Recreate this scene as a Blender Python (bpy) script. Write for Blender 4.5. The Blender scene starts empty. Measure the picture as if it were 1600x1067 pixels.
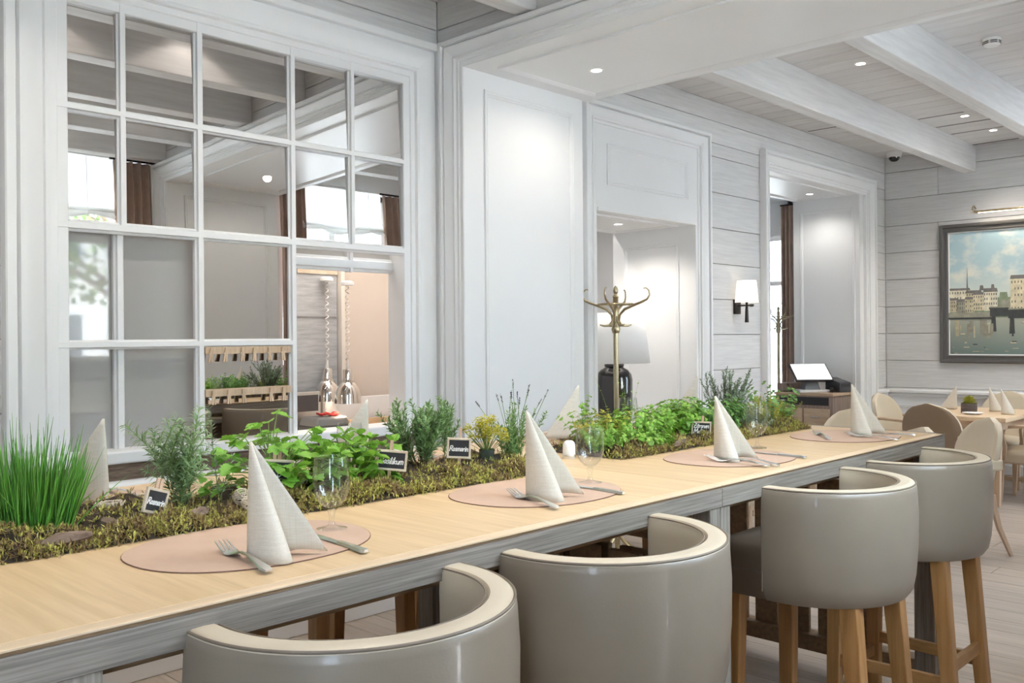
import bpy, math, random
from mathutils import Vector, Matrix
R = math.radians
PI = math.pi
C = bpy.context.scene.collection
SC = bpy.context.scene

# ------------------------------------------------------------------ camera, world, exposure
CAM_H = 1.45
cam_data = bpy.data.cameras.new('camera')
cam = bpy.data.objects.new('camera', cam_data)
C.objects.link(cam)
F_PX = 1430.5
YAW = 0.765764
ROLL = -0.00782
cam_data.sensor_width = 36.0
cam_data.lens = 36.0 * F_PX / 1600.0
cam_data.shift_y = -(533.5 - 526.5) / 1600.0
cam_data.clip_start = 0.05
cam.location = (0, 0, CAM_H)
cam.rotation_mode = 'QUATERNION'
_q = Matrix.Rotation(YAW - PI / 2, 4, 'Z') @ Matrix.Rotation(PI / 2, 4, 'X') @ Matrix.Rotation(ROLL, 4, 'Z')
cam.rotation_quaternion = _q.to_quaternion()
SC.camera = cam

world = bpy.data.worlds.new('overcast_sky')
SC.world = world
world.use_nodes = True
_bg = world.node_tree.nodes['Background']
_bg.inputs['Color'].default_value = (0.70, 0.815, 1.0, 1)
_bg.inputs['Strength'].default_value = 15.5
SC.view_settings.view_transform = 'Standard'
SC.view_settings.look = 'None'
SC.view_settings.gamma = 1.0
SC.view_settings.use_curve_mapping = False
SC.view_settings.exposure = 0.35
SC.cycles.max_bounces = 12
SC.cycles.diffuse_bounces = 6
SC.cycles.glossy_bounces = 6
SC.cycles.transparent_max_bounces = 24
SC.cycles.sample_clamp_indirect = 6.0
SC.cycles.caustics_reflective = False
SC.cycles.caustics_refractive = False

_sl = bpy.data.lights.new('sun', 'SUN'); _sl.energy = 110.0; _sl.color = (1.0, .95, .88); _sl.angle = R(1.0)
_so = bpy.data.objects.new('sun', _sl); C.objects.link(_so)
_so.rotation_euler = Vector((-.12, -.50, -.87)).to_track_quat('-Z', 'Y').to_euler()   # added from behind the building: lights the street, whose bounce brightens the ceilings

def portal(loc, rot, sx, sy):
    l = bpy.data.lights.new('window_portal', 'AREA')
    l.shape = 'RECTANGLE'; l.size = sx; l.size_y = sy
    l.cycles.is_portal = True
    o = bpy.data.objects.new('window_portal', l)
    o.location = loc; o.rotation_euler = rot
    C.objects.link(o)
# daylight enters by the tall windows of the street wall (facing +y), two of them added for light, and one beyond the alcove
portal((2.50, 0.07, 2.2), (R(-90), 0, 0), 1.7, 1.8)
portal((-.85, -0.46, 2.0), (R(-90), 0, 0), .7, 2.2)  # unseen window behind the camera, added to light the left stools and table
portal((5.35, 0.07, 2.0), (R(-90), 0, 0), 1.3, 2.2)
portal((8.40, 0.07, 1.6), (R(-90), 0, 0), 1.0, 3.0)  # unseen far-room window, added to brighten the back area and floor
portal((11.25, 5.87, 1.6), (R(90), 0, R(90)), .4, 2.2)

SPOT_W = 42.0
def spot(loc, parent=None, w=None, col=(1.0, 0.90, 0.82), angle=110, blend=0.7, rot=(0, 0, 0), radius=0.035):
    l = bpy.data.lights.new('lamp_light', 'SPOT')
    l.energy = SPOT_W if w is None else w
    l.color = col; l.spot_size = R(angle); l.spot_blend = blend; l.shadow_soft_size = radius
    o = bpy.data.objects.new('lamp_light', l)
    o.location = loc; o.rotation_euler = rot
    C.objects.link(o)
    if parent: o.parent = parent
    return o

# ------------------------------------------------------------------ object helpers
def put(o, parent=None):
    C.objects.link(o)
    if parent is not None: o.parent = parent
    return o
def thing(name, label, cat, loc=(0, 0, 0), rz=0.0, group=None, kind=None):
    o = bpy.data.objects.new(name, None)
    o.empty_display_size = 0.05
    C.objects.link(o)
    o.location = loc; o.rotation_euler = (0, 0, rz)
    if label: o['label'] = label
    if cat: o['category'] = cat
    if group: o['group'] = group
    if kind: o['kind'] = kind
    return o
def kids(o): return [c for c in o.children]
def dup(o, loc, rz=None, label=None, group=None, parent=None):
    def rec(a, par):
        c = a.copy(); C.objects.link(c)
        if par is not None: c.parent = par
        for ch in kids(a): rec(ch, c)
        return c
    r = rec(o, parent)
    r.location = loc
    if rz is not None: r.rotation_euler = (0, 0, rz)
    if label: r['label'] = label
    if group: r['group'] = group
    return r

class MB:
    def __init__(s): s.v = []; s.f = []; s.m = []
    def add(s, vs, fs, mi=0):
        b = len(s.v); s.v.extend([tuple(p) for p in vs])
        for f in fs: s.f.append(tuple(i + b for i in f)); s.m.append(mi)
        return s
    def box(s, x0, y0, z0, x1, y1, z1, mi=0):
        if x1 < x0: x0, x1 = x1, x0
        if y1 < y0: y0, y1 = y1, y0
        if z1 < z0: z0, z1 = z1, z0
        return s.add([(x0,y0,z0),(x1,y0,z0),(x1,y1,z0),(x0,y1,z0),(x0,y0,z1),(x1,y0,z1),(x1,y1,z1),(x0,y1,z1)],
              [(0,3,2,1),(4,5,6,7),(0,1,5,4),(1,2,6,5),(2,3,7,6),(3,0,4,7)], mi)
    def quad(s, a, b, c, d, mi=0): return s.add([a, b, c, d], [(0, 1, 2, 3)], mi)
    def frustum(s, c0, a0, b0, c1, a1, b1, mi=0):
        "tapered rectangular bar between two horizontal rectangles (centre, half sizes)"
        vs = []
        for (c, a, b) in ((c0, a0, b0), (c1, a1, b1)):
            for sx, sy in ((-1,-1),(1,-1),(1,1),(-1,1)): vs.append((c[0]+sx*a, c[1]+sy*b, c[2]))
        return s.add(vs, [(0,3,2,1),(4,5,6,7),(0,1,5,4),(1,2,6,5),(2,3,7,6),(3,0,4,7)], mi)
    def lathe(s, prof, c=(0,0,0), n=24, mi=0, cap=True, axis='z'):
        vs = []; fs = []
        for (r, h) in prof:
            for k in range(n):
                a = 2*PI*k/n; x, y = r*math.cos(a), r*math.sin(a)
                if axis == 'z': vs.append((c[0]+x, c[1]+y, c[2]+h))
                elif axis == 'y': vs.append((c[0]+x, c[1]+h, c[2]+y))
                else: vs.append((c[0]+h, c[1]+x, c[2]+y))
        for i in range(len(prof)-1):
            for k in range(n):
                k2 = (k+1) % n
                fs.append((i*n+k, i*n+k2, (i+1)*n+k2, (i+1)*n+k))
        if cap:
            fs.append(tuple(range(n-1, -1, -1))); fs.append(tuple((len(prof)-1)*n+k for k in range(n)))
        return s.add(vs, fs, mi)
    def tube(s, pts, r, n=8, mi=0, cap=True, flat=1.0):
        "round tube along a polyline; r is a number or a list"
        P = [Vector(p) for p in pts]; N = len(P)
        rr = [r]*N if not hasattr(r, '__len__') else r
        vs = []; fs = []; ref = None
        for i in range(N):
            t = (P[min(i+1, N-1)] - P[max(i-1, 0)])
            if t.length < 1e-9: t = Vector((0,0,1))
            t.normalize()
            if ref is None:
                ref = Vector((0,0,1)) if abs(t.z) < .9 else Vector((1,0,0))
            a = (ref - t*ref.dot(t))
            if a.length < 1e-6: a = Vector((1,0,0)).cross(t)
            a.normalize(); b = t.cross(a); ref = a
            for k in range(n):
                th = 2*PI*(k+.5)/n
                vs.append(P[i] + (a*math.cos(th)*flat + b*math.sin(th))*rr[i])
        for i in range(N-1):
            for k in range(n):
                k2 = (k+1) % n
                fs.append((i*n+k, i*n+k2, (i+1)*n+k2, (i+1)*n+k))
        if cap and n > 2:
            fs.append(tuple(range(n-1,-1,-1))); fs.append(tuple((N-1)*n+k for k in range(n)))
        return s.add(vs, fs, mi)
    def sweep(s, pts, prof, side=None, mi=0, cap=True):
        "profile of (a,z) points along a horizontal path; a is measured to the left-hand normal of the path"
        P = [Vector((p[0], p[1], p[2] if len(p) > 2 else 0)) for p in pts]; N = len(P); M = len(prof)
        vs = []; fs = []
        for i in range(N):
            t = P[min(i+1,N-1)] - P[max(i-1,0)]; t.z = 0; t.normalize()
            n = Vector((-t.y, t.x, 0))
            for (a, z) in prof: vs.append(P[i] + n*a + Vector((0,0,z)))
        for i in range(N-1):
            for k in range(M):
                k2 = (k+1) % M
                fs.append((i*M+k, (i+1)*M+k, (i+1)*M+k2, i*M+k2))
        if cap:
            fs.append(tuple(range(M))); fs.append(tuple((N-1)*M+k for k in range(M-1,-1,-1)))
        return s.add(vs, fs, mi)
    def frame(s, O, U, V, N, u0, v0, u1, v1, prof, sides=4, mi=0):
        "mitred moulding round a rectangle in the plane O+uU+vV; prof (d inward, h along N)"
        O, U, V, N = Vector(O), Vector(U), Vector(V), Vector(N)
        rings = []
        for d, h in prof:
            b = v0 + (d if sides == 4 else 0)
            rings.append([O+U*(u0+d)+V*b+N*h, O+U*(u0+d)+V*(v1-d)+N*h, O+U*(u1-d)+V*(v1-d)+N*h, O+U*(u1-d)+V*b+N*h])
        vs = [p for r in rings for p in r]; fs = []
        segs = [(0,1),(1,2),(2,3)] + ([(3,0)] if sides == 4 else [])
        for i in range(len(prof)-1):
            for a, b in segs: fs.append((i*4+a, i*4+b, (i+1)*4+b, (i+1)*4+a))
        return s.add(vs, fs, mi)
    def mesh(s, name, mats, smooth=None):
        me = bpy.data.meshes.new(name)
        me.from_pydata(s.v, [], s.f)
        for m in (mats if isinstance(mats, (list, tuple)) else [mats]): me.materials.append(m)
        if any(s.m): me.polygons.foreach_set('material_index', s.m)
        me.update()
        if smooth is not None:
            me.shade_smooth()
            if smooth < 180: me.set_sharp_from_angle(angle=R(smooth))
        return me
    def obj(s, name, mats, parent=None, smooth=None, bevel=None, kind=None, loc=None, label=None, fix=True, solid=None, seg=2):
        me = s.mesh(name, mats, smooth)
        if fix:
            import bmesh
            bm = bmesh.new(); bm.from_mesh(me); bmesh.ops.recalc_face_normals(bm, faces=bm.faces); bm.to_mesh(me); bm.free()
            if smooth is not None and smooth < 180: me.set_sharp_from_angle(angle=R(smooth))
        o = bpy.data.objects.new(name, me); put(o, parent)
        if loc: o.location = loc
        if solid:
            md = o.modifiers.new('thickness', 'SOLIDIFY'); md.thickness = solid; md.offset = 0
        if bevel:
            md = o.modifiers.new('edge', 'BEVEL'); md.width = bevel; md.segments = seg; md.limit_method = 'ANGLE'; md.angle_limit = R(40)
        if kind: o['kind'] = kind
        if label: o['label'] = label
        return o
def tag(o, label, cat, group=None):
    o['label'] = label; o['category'] = cat
    if group: o['group'] = group
    return o
def struct(o): o['kind'] = 'structure'; return o
def inst(name, me, parent, loc=(0,0,0), rot=(0,0,0), scale=(1,1,1), kind=None):
    o = bpy.data.objects.new(name, me); put(o, parent)
    o.location = loc; o.rotation_euler = rot; o.scale = scale
    if kind: o['kind'] = kind
    return o

# ------------------------------------------------------------------ materials
def new_mat(name):
    m = bpy.data.materials.new(name); m.use_nodes = True
    nt = m.node_tree; b = nt.nodes['Principled BSDF']
    return m, nt, b
def ramp(nt, fac, cols):
    r = nt.nodes.new('ShaderNodeValToRGB')
    els = r.color_ramp.elements
    els[0].position = cols[0][0]; els[0].color = (*cols[0][1], 1)
    els[1].position = cols[-1][0]; els[1].color = (*cols[-1][1], 1)
    for p, c in cols[1:-1]:
        e = els.new(p); e.color = (*c, 1)
    nt.links.new(fac, r.inputs['Fac'])
    return r.outputs['Color']
def coords(nt, scale=(1,1,1), kind='Object', rand=0.0):
    tc = nt.nodes.new('ShaderNodeTexCoord'); mp = nt.nodes.new('ShaderNodeMapping')
    mp.inputs['Scale'].default_value = scale
    nt.links.new(tc.outputs[kind], mp.inputs['Vector'])
    if rand:
        oi = nt.nodes.new('ShaderNodeObjectInfo'); ml = nt.nodes.new('ShaderNodeMath'); ml.operation = 'MULTIPLY'
        ml.inputs[1].default_value = rand; nt.links.new(oi.outputs['Random'], ml.inputs[0])
        nt.links.new(ml.outputs[0], mp.inputs['Location'])
    return mp.outputs['Vector']
def noise(nt, vec, scale, detail=4, rough=.55):
    n = nt.nodes.new('ShaderNodeTexNoise'); n.inputs['Scale'].default_value = scale
    n.inputs['Detail'].default_value = detail; n.inputs['Roughness'].default_value = rough
    nt.links.new(vec, n.inputs['Vector']); return n.outputs['Fac']
def bump(nt, b, h, strength=.2, dist=.01):
    bp = nt.nodes.new('ShaderNodeBump'); bp.inputs['Strength'].default_value = strength; bp.inputs['Distance'].default_value = dist
    nt.links.new(h, bp.inputs['Height']); nt.links.new(bp.outputs['Normal'], b.inputs['Normal'])
def jitter(nt, col, amt):
    "vary the brightness a little from object to object"
    oi = nt.nodes.new('ShaderNodeObjectInfo'); mr = nt.nodes.new('ShaderNodeMapRange')
    mr.inputs['To Min'].default_value = 1-amt; mr.inputs['To Max'].default_value = 1+amt
    nt.links.new(oi.outputs['Random'], mr.inputs['Value'])
    hs = nt.nodes.new('ShaderNodeHueSaturation'); nt.links.new(mr.outputs['Result'], hs.inputs['Value']); nt.links.new(col, hs.inputs['Color'])
    return hs.outputs['Color']
def plain(name, col, rough=.5, metal=0, coat=0, var=.04, scale=6, spec=.5, bmp=0, bscale=120):
    m, nt, b = new_mat(name)
    v = coords(nt); f = noise(nt, v, scale)
    lo = tuple(max(0, c*(1-var)) for c in col); hi = tuple(min(1, c*(1+var)) for c in col)
    nt.links.new(ramp(nt, f, [(.3, lo), (.7, hi)]), b.inputs['Base Color'])
    b.inputs['Roughness'].default_value = rough; b.inputs['Metallic'].default_value = metal
    b.inputs['Coat Weight'].default_value = coat; b.inputs['Specular IOR Level'].default_value = spec
    if bmp: bump(nt, b, noise(nt, v, bscale, 3), bmp, .004)
    return m
def wood(name, lo, hi, stretch=(1, 14, 14), scale=3.0, rough=.5, jit=.06, bmp=.08, mid=None, fine=True):
    "grain runs along the axis whose stretch is smallest"
    m, nt, b = new_mat(name)
    v = coords(nt, stretch, rand=37.0)
    f = noise(nt, v, scale, 6, .62)
    cols = [(.32, lo), (.68, hi)] if mid is None else [(.3, lo), (.5, mid), (.7, hi)]
    c = ramp(nt, f, cols)
    if jit: c = jitter(nt, c, jit)
    nt.links.new(c, b.inputs['Base Color'])
    b.inputs['Roughness'].default_value = rough
    if bmp: bump(nt, b, f, bmp, .004)
    return m
def emit(name, col, strength):
    m, nt, b = new_mat(name)
    b.inputs['Base Color'].default_value = (*col, 1)
    b.inputs['Emission Color'].default_value = (*col, 1); b.inputs['Emission Strength'].default_value = strength
    return m
def thin_glass(name, tint=(.97, .98, .98), f0=.05, rough=0.0):
    m = bpy.data.materials.new(name); m.use_nodes = True; nt = m.node_tree; nt.nodes.clear()
    out = nt.nodes.new('ShaderNodeOutputMaterial'); mx = nt.nodes.new('ShaderNodeMixShader')
    tr = nt.nodes.new('ShaderNodeBsdfTransparent'); gl = nt.nodes.new('ShaderNodeBsdfGlossy')
    lw = nt.nodes.new('ShaderNodeLayerWeight'); pw = nt.nodes.new('ShaderNodeMath'); pw.operation = 'POWER'; pw.inputs[1].default_value = 4.0
    ma = nt.nodes.new('ShaderNodeMath'); ma.operation = 'MULTIPLY_ADD'; ma.inputs[1].default_value = .75; ma.inputs[2].default_value = f0
    lw.inputs['Blend'].default_value = .5
    tr.inputs['Color'].default_value = (*tint, 1); gl.inputs['Roughness'].default_value = rough
    nt.links.new(lw.outputs['Facing'], pw.inputs[0]); nt.links.new(pw.outputs[0], ma.inputs[0]); nt.links.new(ma.outputs[0], mx.inputs[0])
    nt.links.new(tr.outputs[0], mx.inputs[1]); nt.links.new(gl.outputs[0], mx.inputs[2])
    nt.links.new(mx.outputs[0], out.inputs['Surface'])
    return m
def leafmat(name, cols, rough=.45, trans=.25, island=True, scale=30):
    m, nt, b = new_mat(name)
    if island:
        g = nt.nodes.new('ShaderNodeNewGeometry'); f = g.outputs['Random Per Island']
    else:
        f = noise(nt, coords(nt), scale)
        oi = nt.nodes.new('ShaderNodeObjectInfo'); mx = nt.nodes.new('ShaderNodeMath'); mx.operation = 'MULTIPLY_ADD'
        mx.inputs[1].default_value = .5; nt.links.new(oi.outputs['Random'], mx.inputs[0])
        m2 = nt.nodes.new('ShaderNodeMath'); m2.operation = 'MULTIPLY'; m2.inputs[1].default_value = .5
        nt.links.new(f, m2.inputs[0]); nt.links.new(m2.outputs[0], mx.inputs[2]); f = mx.outputs[0]
    n = len(cols)
    nt.links.new(ramp(nt, f, [(i/(n-1), c) for i, c in enumerate(cols)]), b.inputs['Base Color'])
    b.inputs['Roughness'].default_value = rough
    b.inputs['Specular IOR Level'].default_value = .4
    # light passing through the blade
    tl = nt.nodes.new('ShaderNodeBsdfTranslucent'); mx = nt.nodes.new('ShaderNodeMixShader'); mx.inputs[0].default_value = trans
    rp = [n_ for n_ in nt.nodes if n_.type == 'VALTORGB'][0]
    nt.links.new(rp.outputs['Color'], tl.inputs['Color'])
    out = nt.nodes['Material Output']
    nt.links.new(b.outputs[0], mx.inputs[1]); nt.links.new(tl.outputs[0], mx.inputs[2]); nt.links.new(mx.outputs[0], out.inputs['Surface'])
    return m

M = {}
M['white'] = plain('white_paint', (.83, .835, .84), .38, var=.015, scale=2)
M['plank_x'] = wood('limed_plank', (.60, .595, .59), (.72, .715, .71), (1.2, 16, 22), 2.6, .55, .045, .05)
M['plank_y'] = wood('limed_plank_cross', (.60, .595, .59), (.72, .715, .71), (16, 1.2, 22), 2.6, .55, .045, .05)
M['ceil'] = wood('limed_ceiling_board', (.64, .62, .61), (.75, .735, .725), (18, 1.2, 18), 2.2, .55, .04, .05)
M['beam'] = wood('limed_beam', (.64, .63, .625), (.75, .74, .735), (1.1, 16, 16), 2.4, .5, .03, .05)
M['gap'] = plain('dark_joint', (.30, .29, .28), .8)
M['floor'] = wood('pale_oak_floor', (.33, .275, .23), (.47, .405, .35), (14, .9, 10), 2.2, .42, .10, .06, (.405, .345, .29))
M['top'] = wood('oiled_oak_top', (.55, .385, .21), (.67, .495, .295), (22, 1.1, 10), 2.4, .42, .03, .05)
M['top_edge'] = wood('oak_edge', (.62, .46, .29), (.74, .57, .39), (1.0, 22, 22), 2.6, .42, .03, .05)
M['apron'] = wood('smoked_oak', (.135, .115, .095), (.345, .305, .26), (1.4, 46, 60), 2.6, .5, .05, .2, (.235, .205, .175))
M['apron_v'] = wood('smoked_oak_upright', (.15, .13, .105), (.36, .32, .27), (44, 44, 1.4), 2.6, .5, .05, .2, (.25, .22, .185))
M['brown_frame'] = wood('brown_oak', (.16, .10, .05), (.28, .18, .095), (1, 18, 18), 3, .55)
M['honey'] = wood('honey_oak_leg', (.32, .155, .05), (.48, .26, .10), (16, 16, .9), 3, .36, .08, .05)
M['honey_h'] = wood('honey_oak_rail', (.30, .15, .05), (.45, .245, .095), (3, 3, 16), 3, .36, .08, .05)
M['leather'] = plain('taupe_leather', (.262, .215, .163), .36, var=.05, scale=5, coat=.25, bmp=.05, bscale=220)
M['leather_light'] = plain('cream_leather', (.58, .50, .375), .38, var=.04, scale=5, coat=.1, bmp=.05, bscale=220)
M['leather_shaded'] = plain('taupe_leather_shaded', (.20, .15, .105), .45, var=.06, scale=5, bmp=.05, bscale=220)  # stool seat: same leather, its shade put into a darker colour
M['leather_brown'] = plain('brown_back_leather', (.25, .175, .11), .45, var=.05, scale=5, bmp=.05, bscale=220)
M['piping'] = plain('dark_piping', (.20, .16, .12), .5)
M['mat'] = plain('tan_leather_mat', (.52, .365, .27), .62, var=.06, scale=9, bmp=.06, bscale=160)
M['mat_edge'] = plain('dark_mat_edge', (.16, .085, .06), .6)
M['steel'] = plain('polished_steel', (.86, .85, .83), .30, 1.0, var=.03)
M['chrome'] = plain('chrome', (.80, .78, .75), .05, 1.0, var=.02)
M['brass'] = plain('aged_brass', (.50, .42, .27), .28, 1.0, var=.1, scale=14)
M['black'] = plain('black_plastic', (.025, .025, .027), .4)
M['blackmetal'] = plain('black_bronze', (.03, .026, .024), .42, .6)
M['ceramic'] = plain('black_glaze', (.012, .012, .014), .08, coat=.6)
M['paper'] = plain('white_ceramic', (.86, .86, .85), .35, var=.01)
M['mirror'] = None
M['soil'] = plain('dark_soil', (.045, .032, .022), .95, var=.5, scale=60)
M['bark'] = wood('bark', (.10, .065, .045), (.26, .19, .14), (2, 14, 14), 6, .9, .2, .6)
M['peg'] = wood('peg_wood', (.50, .36, .24), (.66, .50, .35), (18, 18, 2), 4, .6)
M['stake'] = wood('stake_wood', (.42, .28, .19), (.58, .42, .30), (18, 18, 2), 4, .6)
M['slate'] = plain('chalkboard', (.022, .022, .026), .7, var=.3, scale=20)
M['chalk'] = plain('chalk', (.85, .84, .82), .8)
M['signframe'] = wood('pale_sign_frame', (.52, .43, .32), (.66, .57, .45), (6, 6, 6), 6, .6)
M['glass'] = thin_glass('clear_glass', (.985, .99, .99), .06)
M['pane'] = thin_glass('window_glass', (.95, .97, .97), .05)
def mirror_mat():
    m, nt, b = new_mat('mirror_pane')
    b.inputs['Base Color'].default_value = (.80, .785, .77, 1); b.inputs['Metallic'].default_value = 1; b.inputs['Roughness'].default_value = .0
    f = noise(nt, coords(nt), 1.3); nt.links.new(ramp(nt, f, [(.3, (.78, .765, .75)), (.7, (.82, .805, .79))]), b.inputs['Base Color'])
    return m
M['mirror'] = mirror_mat()
def milk_mat():
    m, nt, b = new_mat('milky_pane')
    f = noise(nt, coords(nt), .8); nt.links.new(ramp(nt, f, [(.3, (.50, .50, .495)), (.7, (.55, .55, .545))]), b.inputs['Base Color'])
    b.inputs['Roughness'].default_value = .03; b.inputs['IOR'].default_value = 1.9
    tl = nt.nodes.new('ShaderNodeBsdfTranslucent'); tl.inputs['Color'].default_value = (.8, .78, .75, 1)
    mx = nt.nodes.new('ShaderNodeMixShader'); mx.inputs[0].default_value = .30
    nt.links.new(b.outputs[0], mx.inputs[1]); nt.links.new(tl.outputs[0], mx.inputs[2]); nt.links.new(mx.outputs[0], nt.nodes['Material Output'].inputs['Surface'])
    return m
M['milk'] = milk_mat()
def linen_mat():
    m, nt, b = new_mat('linen')
    v = coords(nt, (1, 1, 1), 'Generated')
    w1 = nt.nodes.new('ShaderNodeTexNoise'); mp = nt.nodes.new('ShaderNodeMapping'); mp.inputs['Scale'].default_value = (4, 4, 150)
    nt.links.new(v, mp.inputs['Vector']); nt.links.new(mp.outputs[0], w1.inputs['Vector']); w1.inputs['Scale'].default_value = 1.0
    w2 = nt.nodes.new('ShaderNodeTexNoise'); mp2 = nt.nodes.new('ShaderNodeMapping'); mp2.inputs['Scale'].default_value = (110, 110, 3)
    nt.links.new(v, mp2.inputs['Vector']); nt.links.new(mp2.outputs[0], w2.inputs['Vector']); w2.inputs['Scale'].default_value = 1.0
    ad = nt.nodes.new('ShaderNodeMath'); ad.operation = 'ADD'; nt.links.new(w1.outputs['Fac'], ad.inputs[0]); nt.links.new(w2.outputs['Fac'], ad.inputs[1])
    hf = nt.nodes.new('ShaderNodeMath'); hf.operation = 'MULTIPLY'; hf.inputs[1].default_value = .5; nt.links.new(ad.outputs[0], hf.inputs[0])
    nt.links.new(ramp(nt, hf.outputs[0], [(.30, (.55, .505, .425)), (.68, (.69, .65, .57))]), b.inputs['Base Color'])
    b.inputs['Roughness'].default_value = .85; b.inputs['Specular IOR Level'].default_value = .2
    bump(nt, b, hf.outputs[0], .15, .001)
    return m
M['linen'] = linen_mat()
M['shade'] = emit('lamp_shade_lit', (1.0, .95, .86), .55)
M['shade_plain'] = plain('white_lamp_shade', (.84, .84, .84), .8, var=.01)
M['led'] = emit('led_lens', (1.0, .94, .84), 22.0)
M['curtain'] = plain('brown_curtain', (.43, .30, .235), .9, var=.08, scale=12)
def blind_mat():
    m, nt, b = new_mat('white_blind_cloth')
    f = noise(nt, coords(nt), 5); nt.links.new(ramp(nt, f, [(.3, (.80, .79, .76)), (.7, (.86, .85, .83))]), b.inputs['Base Color'])
    b.inputs['Roughness'].default_value = .9
    tl = nt.nodes.new('ShaderNodeBsdfTranslucent'); tl.inputs['Color'].default_value = (.85, .84, .82, 1)
    mx = nt.nodes.new('ShaderNodeMixShader'); mx.inputs[0].default_value = .45
    nt.links.new(b.outputs[0], mx.inputs[1]); nt.links.new(tl.outputs[0], mx.inputs[2]); nt.links.new(mx.outputs[0], nt.nodes['Material Output'].inputs['Surface'])
    return m
M['blind'] = blind_mat()
# ------------------------------------------------------------------ the setting
WY, DX, BX, RY, BKX, CZ, WR, GL = 3.87, 3.436, 4.452, 3.93, 9.90, 3.34, 0.33, -0.36
X0 = -2.8
ZJ = [0.0205 + .287*k for k in range(0, 12)]

# floor: slab plus planks that run across the room (along y)
fl = struct(MB().box(X0-.1, -.5, -.12, 12, 7, -.02).obj('floor', M['gap']))
rnd = random.Random(4)
def floor_planks():
    x = 0.10; w = .19; cache = {}
    while x < BKX:
        y = WR - rnd.random()*1.6
        while y < RY:
            L = rnd.choice((1.4, 1.7, 2.0))
            y0 = max(y, GL if x < BX else WR); y1 = min(y+L, RY+(.0 if x < 4.4 else .75))
            if y1 - y0 > .1:
                MB().box(x+.0016, y0+.0014, -.02, min(x+w, BKX)-.0016, y1-.0014, 0).obj('plank', M['floor'], fl, fix=False)
            y += L
        x += w
floor_planks()
MB().box(X0, GL, -.02, .10, RY, 0).box(BKX, RY, -.02, 11.4, 6.9, 0).box(4.4, 4.68, -.02, BKX, 6.9, 0).obj('plank', M['floor'], fl, fix=False)

def planked(name, axis, face, depth, a0, a1, holes, z0=0.0, z1=CZ, mat='plank_x', joints=None, wallbox=None):
    "a boarded wall: backing mesh + one object per board; axis 'x': wall runs in x at y=face, boards stand towards -y (depth>0 goes away from the room)"
    s = 1 if depth > 0 else -1
    def bx(mb, u0, u1, w0, w1, d0, d1):
        if axis == 'x': mb.box(u0, face+s*d0, w0, u1, face+s*d1, w1)
        else: mb.box(face+s*d0, u0, w0, face+s*d1, u1, w1)
    def split(u0, u1, w0, w1):
        rects = [(u0, u1, w0, w1)]
        for (h0, h1, k0, k1) in holes:
            new = []
            for (a, b, c, d) in rects:
                if h1 <= a or h0 >= b or k1 <= c or k0 >= d: new.append((a, b, c, d)); continue
                if k0 > c: new.append((a, b, c, k0))
                if k1 < d: new.append((a, b, k1, d))
                c2, d2 = max(c, k0), min(d, k1)
                if h0 > a: new.append((a, h0, c2, d2))
                if h1 < b: new.append((h1, b, c2, d2))
            rects = new
        return [r for r in rects if r[1]-r[0] > .004 and r[3]-r[2] > .004]
    back = MB()
    for (a, b, c, d) in split(a0, a1, 0, z1): bx(back, a, b, c, d, .022, abs(depth))
    w = struct(back.obj(name, M['gap'], fix=False))
    zs = [z0] + [z for z in ZJ if z0+.02 < z < z1-.02] + [z1]
    for i in range(len(zs)-1):
        cuts = [a0] + ([j for j in joints if a0 < j < a1] if joints and True else []) + [a1]
        if joints and len(joints) > 1 and i % 2: cuts = [a0, joints[-1], a1]
        elif joints: cuts = [a0, joints[0], a1]
        for j in range(len(cuts)-1):
            for (a, b, c, d) in split(cuts[j], cuts[j+1], zs[i], zs[i+1]):
                mb = MB(); bx(mb, a+.0008, b-.0008, c+.0022, d-.0022, 0, .024)
                mb.obj('plank', M[mat], w, bevel=.003, fix=False, seg=1)
    return w

CAS = [(0, .0), (0, .058), (.006, .062), (.038, .062), (.042, .058), (.044, .030), (.050, .030), (.058, .050), (.072, .053), (.10, .046), (.135, .030), (.150, .024), (.156, .034), (.172, .034), (.178, .018), (.205, .018), (.209, .010), (.248, .010), (.252, .004), (.252, -.02)]
def cas(width, flat=.0):
    k = width/.252
    return [(d*k, h) for d, h in CAS]
# small panel moulding (ridge)
PM = [(0, 0), (0, .010), (.006, .013), (.014, .009), (.020, .012), (.030, .004), (.034, .004), (.036, -.002)]

# --- wall with the interior window (y = WY)
WX0, WX1, WZ0, WZ1 = 1.321, 3.176, .985, 2.876
planked('wall_left', 'x', WY, .12, X0, DX, [(1.25, 3.36, .86, 3.0)], joints=[-.4, 2.2])
win = thing('window_1', None, None, kind='structure')
O = (0, WY, 0); U = (1, 0, 0); V = (0, 0, 1); Nn = (0, -1, 0)
MB().frame(O, U, V, Nn, 1.180, .80, 3.428, 3.080, cas(.252), 3).obj('casing', M['white'], win, smooth=30)
# reveal behind the casing
mb = MB()
mb.box(WX0-.03, WY+.0, WZ0-.05, WX0-.0025, WY+.13, WZ1+.03).box(WX1+.0025, WY+.0, WZ0-.05, WX1+.20, WY+.135, WZ1+.03).box(WX0-.03, WY, WZ1+.003, WX1+.03, WY+.11, WZ1+.03)
mb.obj('reveal', M['white'], win, bevel=.003)
MB().box(1.20, WY-.062, .935, 3.40, WY+.12, .988).obj('sill', M['white'], win, bevel=.008)
MB().box(1.20, WY-.030, .862, 3.40, WY+.05, .933).obj('sill_board', M['bark'], win, bevel=.002)
MB().tube([(1.20, WY-.035, .836), (3.40, WY-.035, .836)], .026, 12).box(1.20, WY-.035, .81, 3.40, WY, .862).obj('sill_moulding', M['white'], win, smooth=50)
MB().box(1.20, WY-.075, .785, 3.40, WY, .806).obj('sill_ledge', M['white'], win, bevel=.004)
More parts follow.
